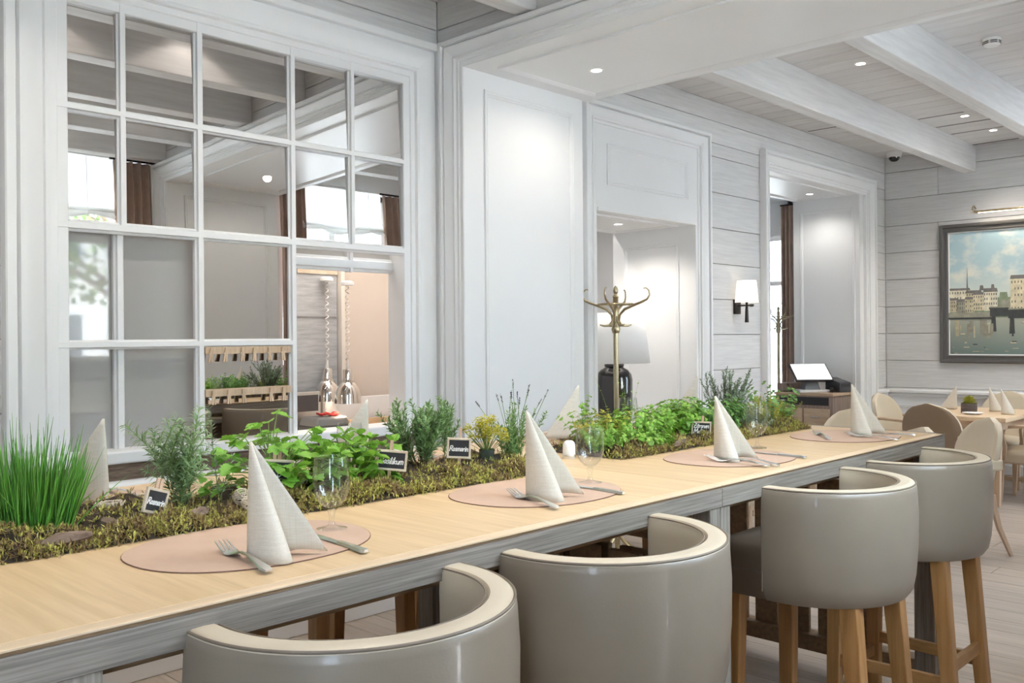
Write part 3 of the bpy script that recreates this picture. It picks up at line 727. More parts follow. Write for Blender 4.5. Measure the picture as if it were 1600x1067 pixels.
# ------------------------------------------------------------------ bar stools
ST_TOP, ST_BOT = 1.018, .69
def make_stool():
    t = thing('bar_stool', 'x', 'bar stool')
    ro, th = .282, .058
    N = 44; path = []
    path.append((-ro, .035)); 
    for i in range(N+1):
        a = PI + PI*i/N
        path.append((ro*math.cos(a), ro*math.sin(a)*.98))
    path.append((ro, .035))
    P = len(path)
    # profile down the outside, round the bottom, up the inside (offset from outer face, z)
    prof = [(th*.5, ST_TOP), (.010, ST_TOP-.001), (.002, ST_TOP-.008), (0, ST_TOP-.022), (-.004, ST_TOP-.09), (-.003, ST_TOP-.18), (.004, ST_BOT+.06), (.012, ST_BOT+.02), (.026, ST_BOT), (th*.9, ST_BOT),
            (th, ST_BOT+.04), (th-.004, ST_TOP-.15), (th-.002, ST_TOP-.05), (th-.004, ST_TOP-.012), (th-.012, ST_TOP-.001)]
    Mn = len(prof); vs = []; fs = []; mi = []
    def nrm(i):
        p0 = path[max(i-1, 0)]; p1 = path[min(i+1, P-1)]
        dx, dy = p1[0]-p0[0], p1[1]-p0[1]; l = math.hypot(dx, dy)
        return (-dy/l, dx/l)
    for i, (x, y) in enumerate(path):
        nx, ny = nrm(i)
        for (o, z) in prof:
            # ends are rounded towards the table
            end = 0
            vs.append((x+nx*o, y+ny*o, z))
    for i in range(P-1):
        for k in range(Mn):
            k2 = (k+1) % Mn
            fs.append((i*Mn+k, (i+1)*Mn+k, (i+1)*Mn+k2, i*Mn+k2))
            mi.append(1 if (k in (0, 1, 12, 13, 14, 10, 11)) else 0)
    for b in (0, P-1):
        fs.append(tuple(b*Mn+k for k in range(Mn))); mi.append(1)
    mb = MB(); mb.v = vs; mb.f = fs; mb.m = mi
    mb.obj('backrest', [M['leather'], M['leather_light']], t, smooth=50)
    pp = []
    for i, (x, y) in enumerate(path):
        nx, ny = nrm(i); pp.append((x+nx*.004, y+ny*.004, ST_TOP-.004))
    e0 = path[0]; e1 = path[-1]
    down = lambda e, s: [(e[0]+s*.003, e[1]+.002, z) for z in (ST_BOT+.03, .8, .9, ST_TOP-.02)]
    mid = [p for p in pp]
    MB().tube(down(e0, 1) + mid + list(reversed(down(e1, -1))), .0028, 6).obj('piping', M['piping'], t, smooth=60)
    ip = []
    for i, (x, y) in enumerate(path):
        nx, ny = nrm(i); ip.append((x+nx*(th-.004), y+ny*(th-.004), ST_TOP-.004))
    MB().tube(ip, .0018, 5).obj('inner_piping', M['piping'], t, smooth=60)
    # seat: cushion that runs forward under the table
    sw = .222
    seat = []
    ring = []
    for i in range(25):
        a = PI + PI*i/24
        ring.append((sw*math.cos(a), sw*math.sin(a)))
    ring += [(sw, .20), (sw-.02, .235), (sw-.05, .245), (-sw+.05, .245), (-sw+.02, .235), (-sw, .20)]
    lv = [(.96, ST_BOT-.012), (1.0, ST_BOT+.004), (1.0, .755), (1.008, .762), (1.005, .80), (.97, .822), (.90, .832), (.6, .842), (.25, .846)]
    vs = []; fs = []
    n = len(ring)
    for (k, z) in lv:
        for (x, y) in ring: vs.append((x*k, .0+(y)*k, z))
    for i in range(len(lv)-1):
        for k in range(n):
            k2 = (k+1) % n; fs.append((i*n+k, i*n+k2, (i+1)*n+k2, (i+1)*n+k))
    fs.append(tuple(range(n-1, -1, -1))); fs.append(tuple((len(lv)-1)*n+k for k in range(n)))
    mb = MB(); mb.add(vs, fs); mb.obj('seat', M['leather_shaded'], t, smooth=50)
    MB().tube([(x*1.006, y*1.006, .758) for (x, y) in ring[24:] + ring[:1]], .0025, 5).obj('seat_piping', M['piping'], t, smooth=60)
    # legs
    LG = [(-.165, .185), (.165, .185), (-.150, -.165), (.150, -.165)]
    for (x, y) in LG:
        back = y < 0
        fx, fy = x*1.10, (y-.055 if back else y+.01)
        MB().frustum((fx, fy, 0), .019, .021, (x, y, ST_BOT+.0), .024, .026).obj('leg', M['honey'], t, bevel=.003)
    def at(k, z):
        x, y = LG[k]; back = y < 0; a = 1-z/ST_BOT
        return (x*(1+.10*a), y+((-.055 if back else .01)*a), z)
    for (a, b, z) in ((0, 1, .23), (2, 3, .33), (0, 2, .28), (1, 3, .28)):
        p, q = Vector(at(a, z)), Vector(at(b, z))
        d = (q-p).normalized(); n = Vector((-d.y, d.x, 0))*.010
        u = Vector((0, 0, .021))
        mb = MB(); mb.add([p-n-u, q-n-u, q+n-u, p+n-u, p-n+u, q-n+u, q+n+u, p+n+u], [(0,3,2,1),(4,5,6,7),(0,1,5,4),(1,2,6,5),(2,3,7,6),(3,0,4,7)])
        mb.obj('stretcher', M['honey_h'], t, bevel=.002)
    return t
GS = 'bar stools on the near side of the high tables'
GF = 'bar stools on the window side of the high tables'
s0 = make_stool()
NEAR = [(.925, 1.268, 0, 'taupe leather tub bar stool nearest the left end of the table edge'),
        (1.590, 1.262, .0, 'taupe leather tub bar stool directly left of the grey table leg'),
        (2.650, 1.262, .0, 'taupe leather tub bar stool showing its shade-toned seat side beside the table leg'),
        (3.365, 1.268, .0, 'taupe leather tub bar stool closest to the table end and dining chairs')]
for i, (x, y, rz, lab) in enumerate(NEAR):
    if i == 0: s0.location = (x, y, 0); s0['label'] = lab; s0['group'] = GS
    else: dup(s0, (x, y, 0), rz, lab, GS)
for i, (x, lab) in enumerate(((.55, 'window-side bar stool behind the chive clump, back to the window'), (1.76, 'window-side bar stool behind the basil, back to the window'),
                              (2.45, 'window-side bar stool behind the lavender, mirrored in the lower middle pane'), (3.14, 'window-side bar stool behind the dense herb planting, also mirrored in the lower pane'))):
    dup(s0, (x, 2.540, 0), PI, lab, GF)
# ------------------------------------------------------------------ place settings
def make_mat(rx, ry):
    mb = MB(); n = 56; ring = []
    for k in range(n):
        a = 2*PI*k/n; e = 2.25
        ca, sa = math.cos(a), math.sin(a)
        ring.append((rx*math.copysign(abs(ca)**(2/e), ca)*(1+.05*sa), ry*math.copysign(abs(sa)**(2/e), sa)))
    vs = [(x, y, z) for (k, z) in ((1, 0), (1, .0016), (.994, .0022)) for x, y in ((p[0]*k, p[1]*k) for p in ring)]
    fs = []
    for i in range(2):
        for k in range(n): fs.append((i*n+k, i*n+(k+1) % n, (i+1)*n+(k+1) % n, (i+1)*n+k))
    m = [1]*n + [1]*n + [0]
    fs.append(tuple(2*n+k for k in range(n)))
    mb.v = vs; mb.f = fs; mb.m = m
    return mb.mesh('placemat', [M['mat'], M['mat_edge']])
mat_me = make_mat(.238, .190)
def placemat(x, y, rz, label, group):
    o = inst('placemat', mat_me, None, (x, y, T+.0003), (0, 0, rz)); return tag(o, label, 'placemat', group)

def napkin_mesh(seed=0):
    "a stiff napkin folded into a standing two-lobed cone; A at the origin, lobes towards -y"
    # base outline, from the right tip round to the left
    base = [(.118, -.100, .006), (.094, -.066, .010), (.064, -.030, .008), (.030, -.004, .002), (.004, .004, 0), (-.014, -.012, 0), (-.020, -.040, 0), (-.017, -.072, 0), (-.004, -.098, 0), (.014, -.112, 0), (.032, -.108, 0),
            (.042, -.090, .0), (.046, -.062, .002), (.056, -.048, .006), (.072, -.058, .012), (.096, -.082, .012), (.118, -.100, .006)]
    # resample
    pts = []
    for i in range(len(base)-1):
        for s in range(4):
            a = s/4; p, q = base[i], base[i+1]
            pts.append(tuple(p[j]+(q[j]-p[j])*a for j in range(3)))
    # smooth
    for _ in range(2):
        n = len(pts); pts = [tuple((pts[(i-1) % n][j] + 2*pts[i][j] + pts[(i+1) % n][j])/4 for j in range(3)) if 2 < i < n-2 else pts[i] for i in range(n)]
    ap = (.004, .002, .232); L = 12; n = len(pts); vs = []; fs = []
    for l in range(L+1):
        a = l/L
        for (x, y, z) in pts:
            k = 1-a*.985; b = math.sin(a*PI)*.10
            cx, cy = .015, -.035
            px = ap[0]+(x-ap[0])*k; py = ap[1]+(y-ap[1])*k
            vs.append((px+(x-cx)*b*.18, py+(y-cy)*b*.10, z*(1-a)+ap[2]*a))
    for l in range(L):
        for k in range(n):
            k2 = (k+1) % n; fs.append((l*n+k, l*n+k2, (l+1)*n+k2, (l+1)*n+k))
    mb = MB(); mb.add(vs, fs)
    return mb
NAPM = napkin_mesh().mesh('napkin', M['linen'], 60)
def napkin(x, y, rz, label, group, s=1.0, z=T+.0026):
    o = inst('napkin', NAPM, None, (x, y, z), (0, 0, rz), (s, s, s))
    md = o.modifiers.new('thickness', 'SOLIDIFY'); md.thickness = .0016; md.offset = 1
    return tag(o, label, 'napkin', group)

def fork_thing(name='fork'):
    t = thing(name, 'x', 'fork')
    # local: tines towards +y, handle towards -y, length .20
    def zc(y): return .004 + .010*math.exp(-((y-.045)/.02)**2)*0 + (.007*math.sin((y+.10)/.2*PI)) 
    hs = [(-.100, .0055, .004), (-.096, .0085, .005), (-.085, .0095, .006), (-.06, .0065, .009), (-.02, .0035, .013), (.015, .0032, .012), (.028, .006, .008), (.040, .011, .005), (.052, .0125, .0045), (.060, .0125, .0055)]
    mb = MB(); vs = []; fs = []
    for (y, w, z) in hs:
        vs += [(-w, y, z-.0012), (w, y, z-.0012), (w*.8, y, z+.0012), (-w*.8, y, z+.0012)]
    for i in range(len(hs)-1):
        for k in range(4): fs.append((i*4+k, i*4+(k+1) % 4, (i+1)*4+(k+1) % 4, (i+1)*4+k))
    fs += [(3, 2, 1, 0), tuple(len(vs)-4+k for k in range(4))]
    mb.add(vs, fs); mb.obj('handle', M['steel'], t, smooth=50)
    for j in range(4):
        x = -.0105+.007*j; m2 = MB()
        m2.tube([(x, .057, .005), (x, .075, .008), (x, .090, .013), (x*.98, .102, .016)], [.0021, .0020, .0017, .0009], 6); m2.obj('tine', M['steel'], t, smooth=60)
    return t
def knife_thing():
    t = thing('knife', 'x', 'knife')
    hs = [(-.105, .005), (-.100, .0085), (-.085, .0090), (-.05, .0068), (-.015, .0058), (-.005, .0065)]
    mb = MB(); vs = []; fs = []
    for (y, w) in hs: vs += [(-w, y, .0010), (w, y, .0010), (w*.75, y, .0065), (-w*.75, y, .0065)]
    for i in range(len(hs)-1):
        for k in range(4): fs.append((i*4+k, i*4+(k+1) % 4, (i+1)*4+(k+1) % 4, (i+1)*4+k))
    fs += [(3, 2, 1, 0), tuple(len(vs)-4+k for k in range(4))]
    mb.add(vs, fs); mb.obj('handle', M['steel'], t, smooth=50)
    MB().add([(-.007, -.006, .002), (.0045, -.006, .002), (.0050, .07, .002), (.0015, .112, .002), (-.004, .105, .002), (-.009, .05, .002),
              (-.0065, -.006, .0036), (.0045, -.006, .0042), (.0050, .07, .0038), (.0015, .112, .0028), (-.004, .105, .0024), (-.0085, .05, .0026)],
             [(0,5,4,3,2,1), (6,7,8,9,10,11), (0,1,7,6), (1,2,8,7), (2,3,9,8), (3,4,10,9), (4,5,11,10), (5,0,6,11)]).obj('blade', M['steel'], t)
    return t
def glass_thing():
    t = thing('wine_glass', 'x', 'glass')
    MB().lathe([(.0, .0), (.034, .0), (.0345, .0012), (.030, .0030), (.014, .0055), (.007, .010), (.0058, .018), (.0062, .030), (.0095, .040), (.006, .043), (.0, .043)], n=36, cap=False).obj('foot', M['glass'], t, smooth=50)
    MB().lathe([(.004, .043), (.016, .048), (.028, .060), (.0365, .078), (.0390, .095), (.0385, .115), (.0350, .150), (.0344, .152), (.0338, .150), (.0372, .115), (.0377, .095), (.0352, .079), (.027, .062), (.015, .051), (.002, .047)], n=40, cap=False).obj('bowl', M['glass'], t, smooth=60)
    return t
FK = fork_thing(); KN = knife_thing(); GLS = glass_thing()
FK.scale = (1.12, 1.12, 1.12)
used = set()
def place(o, loc, rz, label, group):
    if o.name not in used:
        used.add(o.name); o.location = loc; o.rotation_euler = (0, 0, rz); o['label'] = label; o['group'] = group; return o
    return dup(o, loc, rz, label, group)
GN = 'settings along the near edge'; GW = 'settings along the window edge'
NS = [(.935, 1.600, 'in front of the lovage', .0, (.872, 1.508), (.848, 1.487, -.146), (1.043, 1.475, -.105), (1.119, 1.604)),
      (1.745, 1.590, 'in front of the lavender', .0, (1.650, 1.541), (1.620, 1.492, -.30), (1.860, 1.500, -.08), (1.943, 1.577)),
      (2.650, 1.560, 'beside the dense herb planting', -.42, (2.572, 1.572), (2.525, 1.465, -.05), (2.790, 1.470, -.06), (2.937, 1.624)),
      (3.500, 1.550, 'at the table end', -.5, (3.540, 1.545), (3.400, 1.60, -.9), (3.66, 1.45, .1), None)]
for i, (x, y, w, nr, n, f, k, g) in enumerate(NS):
    q = ('first', 'second', 'third', 'fourth')[i]
    placemat(x, y, .0, 'tan leather placemat %s, near side' % w, 'tan placemats on the near side')
    napkin(n[0], n[1], nr, 'linen napkin cone standing %s, near side' % w, 'napkin cones on the near side', (.90, .92, .87, .86)[i])
    place(FK, (f[0], f[1], T+.0024), f[2], 'steel fork on the placemat %s, near side' % w, 'forks on the near side')
    place(KN, (k[0], k[1], T+.0024), k[2], 'steel knife on the placemat %s, near side' % w, 'knives on the near side')
    if g: place(GLS, (g[0], g[1], T+.0005), 0, 'empty stemmed glass %s, near side' % w, 'stemmed glasses on the near side')
dup(FK, (3.47, 1.435, T+.0024), -.2, 'steel dessert fork tucked under the napkin at the table end', 'forks on the near side')
dup(FK, (2.575, 1.445, T+.0024), -.25, 'steel fork lying just in front of the third near napkin cone', 'forks on the near side')
FS = [(.84, 2.335, 'behind the chives', 3.05, (.905, 2.225)), (1.83, 2.335, 'behind the basil', PI+.1, (1.72, 2.27)), (2.76, 2.335, 'behind the lavender', PI+.1, (2.72, 2.26)), (3.58, 2.335, 'behind the dense herb planting', PI, (3.62, 2.30))]
for i, (x, y, w, nr, n) in enumerate(FS):
    placemat(x, y, PI, 'tan leather placemat %s, window side' % w, 'tan placemats on the window side')
    napkin(n[0], n[1], nr, 'linen napkin cone standing %s, window side' % w, 'napkin cones on the window side', .90)
    dup(FK, (x+.16, y+.0, T+.0024), PI+.05, 'steel fork on the placemat %s, window side' % w, 'forks on the window side')
dup(KN, (.84-.13, 2.335, T+.0024), PI, 'steel knife on the placemat behind the chives, window side', 'knives on the window side')
dup(GLS, (.70, 2.21, T+.0005), 0, 'empty stemmed glass half hidden behind the chives at the photo edge', 'stemmed glasses on the window side')
dup(GLS, (1.60, 2.20, T+.0005), 0, 'empty stemmed glass half hidden behind the basil leaves', 'stemmed glasses on the window side')
dup(GLS, (2.98, 2.22, T+.0005), 0, 'empty stemmed glass hidden behind the dense herb planting', 'stemmed glasses on the window side')
napkin(3.71, 2.03, PI*.0+.6, 'small pale napkin cone at the far end of the herb bed', 'napkin cones on the window side', .62)
# salt and pepper
sp = thing('salt_shaker', 'white ceramic salt shaker standing behind the second napkin cone', 'shaker', (2.300, 1.955, T), 0)
MB().lathe([(.0, 0), (.021, 0), (.022, .003), (.020, .045), (.017, .053), (.010, .058), (0, .059)], n=24, cap=False).obj('body', M['paper'], sp, smooth=50)
MB().lathe([(.0225, .004), (.0235, .006), (.0225, .012)], n=24, cap=False).obj('base_ring', M['steel'], sp, smooth=50)
cd = thing('tea_light_cup', 'small clear glass cup with white candle beside the salt shaker', 'candle', (2.225, 2.005, T), 0)
MB().lathe([(.0, .002), (.022, .002), (.026, .06), (.0245, .06), (.021, .005), (0, .005)], n=24, cap=False).obj('cup', M['glass'], cd, smooth=50)
MB().lathe([(0, .005), (.019, .005), (.019, .030), (0, .031)], n=20, cap=False).obj('candle', M['paper'], cd, smooth=40)

# ------------------------------------------------------------------ herb beds
LEAF = {}
def moss_mat():
    m = leafmat('moss', [(.05, .030, .016), (.17, .105, .05), (.30, .21, .095), (.20, .13, .06), (.40, .37, .10), (.56, .55, .13), (.40, .43, .10), (.60, .50, .22)], .9, .12)
    nt = m.node_tree; rp = [n for n in nt.nodes if n.type == 'VALTORGB'][0]
    src = rp.inputs['Fac'].links[0].from_socket
    f = noise(nt, coords(nt), 17, 3, .6)
    mr = nt.nodes.new('ShaderNodeMapRange'); mr.inputs['From Min'].default_value = .30; mr.inputs['From Max'].default_value = .70; nt.links.new(f, mr.inputs['Value'])
    mx = nt.nodes.new('ShaderNodeMix'); mx.inputs['Factor'].default_value = .50
    nt.links.new(mr.outputs['Result'], mx.inputs['A']); nt.links.new(src, mx.inputs['B']); nt.links.new(mx.outputs['Result'], rp.inputs['Fac'])
    return m
LEAF['moss'] = moss_mat()
LEAF['chive'] = leafmat('chive_blade', [(.06, .20, .035), (.11, .34, .04), (.16, .44, .06), (.09, .28, .05), (.26, .52, .09)], .38, .2)
LEAF['tarragon'] = leafmat('tarragon_leaf', [(.17, .29, .12), (.25, .39, .17), (.34, .47, .23), (.20, .33, .14)], .5, .25)
LEAF['rosemary'] = leafmat('rosemary_needle', [(.13, .24, .085), (.20, .36, .12), (.29, .46, .18), (.16, .29, .10), (.38, .53, .28)], .5, .15)
LEAF['sage'] = leafmat('silver_leaf', [(.20, .27, .19), (.28, .36, .25), (.35, .42, .31), (.16, .24, .15)], .6, .2)
LEAF['lovage'] = leafmat('lovage_leaf', [(.10, .27, .03), (.17, .40, .045), (.26, .50, .07), (.12, .32, .035)], .38, .3, False)
LEAF['basil'] = leafmat('basil_leaf', [(.13, .31, .035), (.20, .43, .05), (.30, .54, .085), (.16, .36, .04)], .33, .3, False)
LEAF['dill'] = leafmat('yellow_umbel', [(.50, .44, .03), (.62, .56, .05), (.46, .46, .06), (.70, .62, .09)], .6, .25)
LEAF['lav'] = leafmat('lavender_leaf', [(.14, .27, .09), (.20, .35, .12), (.28, .42, .17)], .5, .25)
LEAF['lavfl'] = leafmat('dry_lavender_head', [(.05, .04, .055), (.10, .075, .10), (.14, .11, .13)], .8, .1)
LEAF['bright'] = leafmat('bright_herb_leaf', [(.14, .33, .035), (.22, .45, .06), (.32, .54, .09), (.17, .37, .05), (.40, .58, .14)], .42, .3)
LEAF['golden'] = leafmat('golden_herb_leaf', [(.30, .32, .035), (.42, .36, .04), (.36, .44, .07), (.52, .44, .07)], .5, .3)
LEAF['mint'] = leafmat('mint_leaf', [(.13, .30, .07), (.20, .40, .11), (.28, .48, .15)], .45, .3)
LEAF['stem'] = leafmat('green_stem', [(.16, .26, .06), (.22, .32, .09)], .5, .1)
LEAF['woodstem'] = leafmat('brown_stem', [(.10, .065, .035), (.20, .14, .08)], .8, .0)
LEAF['petal'] = leafmat('white_petal', [(.78, .78, .74), (.86, .86, .83)], .6, .3)

def leaf(mb, p, d, L, W, up=None, curl=.15, mi=0, n=2):
    "one small pointed leaf: a folded strip from p along d"
    d = Vector(d).normalized(); up = Vector(up) if up else Vector((0, 0, 1))
    s = d.cross(up)
    if s.length < 1e-3: s = Vector((1, 0, 0))
    s.normalize(); nn = s.cross(d)
    p = Vector(p); vs = []; fs = []
    prof = [(0, .25), (.4, 1.0), (.75, .7), (1, .0)] if n > 2 else [(0, .3), (.5, 1.0), (1, .0)]
    for (a, w) in prof:
        c = p + d*(L*a) - nn*(curl*L*a*a)
        if w == 0: vs.append(c)
        else:
            vs += [c - s*(W*w*.5) + nn*W*.12*w, c + s*(W*w*.5) + nn*W*.12*w]
    k = len(prof)-1
    for i in range(k-1): fs.append((2*i, 2*i+1, 2*i+3, 2*i+2))
    fs.append((2*(k-1), 2*(k-1)+1, 2*k))
    mb.add(vs, fs, mi)
def rdir(r, el0, el1):
    a = r.uniform(0, 2*PI); e = R(r.uniform(el0, el1))
    return Vector((math.cos(a)*math.cos(e), math.sin(a)*math.cos(e), math.sin(e)))
def curve_pts(p, d, L, droop, n=6, bend=None):
    p = Vector(p); d = Vector(d).normalized(); out = [p.copy()]
    for i in range(n):
        d = (d + Vector((0, 0, -droop/n)) + (bend*(1/n) if bend else Vector((0, 0, 0)))).normalized()
        p = p + d*(L/n); out.append(p.copy())
    return out
def sprig(mb, st, r, p, d, L, droop, nleaf, ll, lw, mi=0, el=35, whorl=2, curl=.2, rad=.0012, bare=.15, taper=.5):
    pts = curve_pts(p, d, L, droop, 6)
    st.tube(pts, [rad*(1-.7*i/6) for i in range(7)], 4)
    for i in range(nleaf):
        a = bare + (1-bare)*(i+r.random())/nleaf
        f = a*6; k = min(int(f), 5); q = pts[k].lerp(pts[k+1], f-k); ax = (pts[k+1]-pts[k]).normalized()
        for w in range(whorl):
            th = i*2.4 + w*2*PI/whorl + r.uniform(-.3, .3)
            s1 = ax.orthogonal().normalized(); s2 = ax.cross(s1)
            e = R(el + r.uniform(-15, 15))
            dd = (s1*math.cos(th)+s2*math.sin(th))*math.cos(e) + ax*math.sin(e)
            sc = (1-taper*a)*r.uniform(.75, 1.15)
            leaf(mb, q, dd, ll*sc, lw*r.uniform(.8, 1.15), ax, curl, mi)
    return pts

BY0, BY1 = 1.795, 2.155
def herb_bed(x0, x1, seed, label):
    t = thing('herb_bed', label, 'planting bed', ((x0+x1)/2, (BY0+BY1)/2, T), 0, 'mossy herb beds along the table centre')
    r = random.Random(seed); hx = (x1-x0)/2; hy = (BY1-BY0)/2
    def hgt(x, y):
        e = min(1, (hx-abs(x))/.05, (hy-abs(y))/.05); e = max(0, e)**.6
        return e*(.026+.012*math.sin(x*23+seed)+.008*math.sin(y*41+x*11)+.006*math.sin(x*57))
    nx, ny = int(2*hx/.025), 14; mb = MB(); vs = []; fs = []
    for i in range(nx+1):
        for j in range(ny+1):
            x = -hx+2*hx*i/nx; y = -hy+2*hy*j/ny
            vs.append((x, y, max(.001, hgt(x, y)+r.uniform(-.003, .003))))
    for i in range(nx):
        for j in range(ny): fs.append((i*(ny+1)+j, (i+1)*(ny+1)+j, (i+1)*(ny+1)+j+1, i*(ny+1)+j+1))
    mb.add(vs, fs); mb.obj('soil', M['soil'], t, smooth=180)
    mo = MB(); cl = int(2*hx*2*hy/.00022)
    for c in range(cl):
        cx, cy = r.uniform(-hx, hx), r.uniform(-hy, hy)
        if r.random() < .55: cy = -hy + abs(r.gauss(0, .05))-.004
        cy = max(-hy-.010, min(hy, cy)); z = hgt(cx*.995, cy*.97)
        rad = r.uniform(.010, .024)*(1.35 if math.sin(cx*31+seed)*math.sin(cy*44+cx*9) > .2 else .8)
        for k in range(13):
            d = rdir(r, -10, 85); q = Vector((cx, cy, z-.002)) + d*rad*r.uniform(.1, .75); q.z = max(.002, q.z)
            leaf(mo, q, rdir(r, -45, 50)+d*.4, r.uniform(.006, .013), r.uniform(.0022, .0046), None, r.uniform(-1.2, 1.6))
    mo.obj('moss', LEAF['moss'], t, kind='stuff', fix=False)
    return t
herb_bed(.36, 2.045, 3, 'mossy planting bed on the left table with chives, lovage and basil')
herb_bed(2.375, 3.70, 8, 'mossy planting bed on the far table under the dense mixed herbs')

def plant(name, label, cat, x, y, z=T+.018):
    return thing(name, label, cat, (x, y, z), 0, 'potted kitchen herbs along the table centre')

# chives
t = plant('chive_clump', 'tall clump of thin upright chive blades at the left end', 'herb', .645, 1.955)
r = random.Random(11); mb = MB()
for i in range(420):
    a = r.uniform(0, 2*PI); q = math.sqrt(r.random())
    bx, by = .075*q*math.cos(a), .062*q*math.sin(a)
    lean = Vector((bx*3.2+r.gauss(0, .08), by*3.2+r.gauss(0, .08), 1.0))
    L = r.uniform(.12, .205) if r.random() > .07 else r.uniform(.20, .255)
    if r.random() < .05: lean = rdir(r, 25, 50); L = r.uniform(.13, .19)
    pts = curve_pts((bx, by, -.01), lean, L, r.uniform(0, .35), 5)
    w = r.uniform(.0013, .0021)
    mb.tube(pts, [w, w, w*.95, w*.85, w*.6, w*.15], 4, cap=False)
mb.obj('blades', LEAF['chive'], t, smooth=180, kind='stuff', fix=False)

# tarragon
def tarragon(x, y, seed, nst, Lr, label, spread=.5, name='tarragon_plant'):
    t = plant(name, label, 'herb', x, y); r = random.Random(seed); lv, st = MB(), MB()
    for i in range(nst):
        d = rdir(r, 62, 88); d.z /= spread*2
        pts = sprig(lv, st, r, (r.uniform(-.02, .02), r.uniform(-.02, .02), -.008), d, r.uniform(*Lr), r.uniform(.0, .4), 24, .040, .0052, el=38, whorl=2, curl=.35, taper=.35)
        for k in (2, 3, 4, 5):
            d2 = (pts[k]-pts[k-1]).normalized() + rdir(r, 0, 40)*.8
            sprig(lv, st, r, pts[k], d2, Lr[1]*.35, .2, 12, .032, .0045, el=40, whorl=2, curl=.35)
    lv.obj('leaves', LEAF['tarragon'], t, kind='stuff', fix=False); st.obj('stems', LEAF['stem'], t, fix=False); return t
tarragon(.962, 1.965, 21, 10, (.14, .215), 'wispy narrow-leaved tarragon behind the first tilted chalkboard sign', .45)
t = plant('rosemary_seedling', 'single thin upright rosemary stem between tarragon and lovage', 'herb', 1.055, 1.955); r = random.Random(5); lv, st = MB(), MB()
sprig(lv, st, r, (0, 0, -.01), (-.10, .02, 1), .24, .02, 46, .034, .0030, el=28, whorl=3, curl=.1, taper=.55)
sprig(lv, st, r, (.0, 0, .01), (.25, -.1, 1), .11, .1, 18, .032, .003, el=28, whorl=2, curl=.1)
lv.obj('needles', LEAF['sage'], t, kind='stuff', fix=False); st.obj('stem', LEAF['stem'], t, fix=False)

# lovage: lobed leaves, each an object of its own
def lobed_mesh():
    mb = MB(); out = [(0, 0), (.16, .12), (.30, .10), (.46, .30), (.40, .42), (.52, .52), (.34, .60), (.40, .74), (.22, .76), (.18, .90), (0, 1.02)]
    pts = [(x, y) for x, y in out] + [(-x, y) for x, y in reversed(out[1:-1])]
    mid = [(0, .0), (0, .3), (0, .6), (0, 1.02)]
    c = (0, .45); vs = [(c[0], c[1], -.06)] + [(x, y, .10*abs(x)*2-.25*(y-.4)**2+.03*math.sin(9*x+7*y)) for x, y in pts]
    n = len(pts); fs = [(0, 1+i, 1+(i+1) % n) for i in range(n)]
    mb.add(vs, fs); return mb.mesh('leaf', LEAF['lovage'], 180)
def oval_mesh():
    mb = MB(); rows = [(0, .05), (.15, .26), (.35, .40), (.6, .36), (.82, .20), (1.0, .0)]
    vs = []; fs = []
    for (y, w) in rows:
        z = -.35*(y-.45)**2
        vs += [(-w, y, z+.06+.10*w), (-w*.5, y, z+.07+.03), (0, y, z-.02), (w*.5, y, z+.07+.03), (w, y, z+.06+.10*w)]
    for i in range(len(rows)-1):
        for k in range(4): fs.append((i*5+k, i*5+k+1, (i+1)*5+k+1, (i+1)*5+k))
    mb.add(vs, fs); return mb.mesh('leaf', LEAF['basil'], 180)
LOB, OVAL = lobed_mesh(), oval_mesh()
def leaf_obj(parent, me, p, d, size, roll=0):
    d = Vector(d).normalized(); q = d.to_track_quat('Y', 'Z')
    o = bpy.data.objects.new('leaf', me); put(o, parent); o.location = p
    o.rotation_mode = 'QUATERNION'; o.rotation_quaternion = q @ Matrix.Rotation(roll, 4, 'Y').to_quaternion(); o.scale = (size, size, size)
t = plant('lovage_plant', 'broad lobed-leaf lovage spreading behind the first near napkin', 'herb', 1.215, 1.975); r = random.Random(8); st = MB()
for i in range(74):
    a = r.uniform(0, 2*PI); rad = .165*math.sqrt(r.random())
    tip = Vector((rad*math.cos(a)*1.1, rad*math.sin(a)*.75, r.uniform(.03, .205)*(1-.40*rad/.165)))
    base = Vector((r.uniform(-.03, .03), r.uniform(-.03, .03), -.01))
    mid = base.lerp(tip, .5) + Vector((0, 0, .03))
    st.tube([base, mid, tip], [.0018, .0015, .0010], 4)
    out = (tip-mid); out.z *= .1; out = out.normalized() if out.length > 1e-3 else Vector((1, 0, 0))
    for k, (da, s) in enumerate(((0, 1), (1.2, .8), (-1.2, .8))):
        if k and r.random() < .25: continue
        dd = Matrix.Rotation(da, 3, 'Z') @ out; dd.z = r.uniform(-.75, .25)
        leaf_obj(t, LOB, tip, dd, r.uniform(.028, .046)*s, r.uniform(-.6, .6))
st.obj('stems', LEAF['stem'], t, fix=False)
t = plant('basil_plant', 'glossy oval-leaved basil bush left of its chalkboard sign', 'herb', 1.435, 1.960); r = random.Random(3); st = MB()
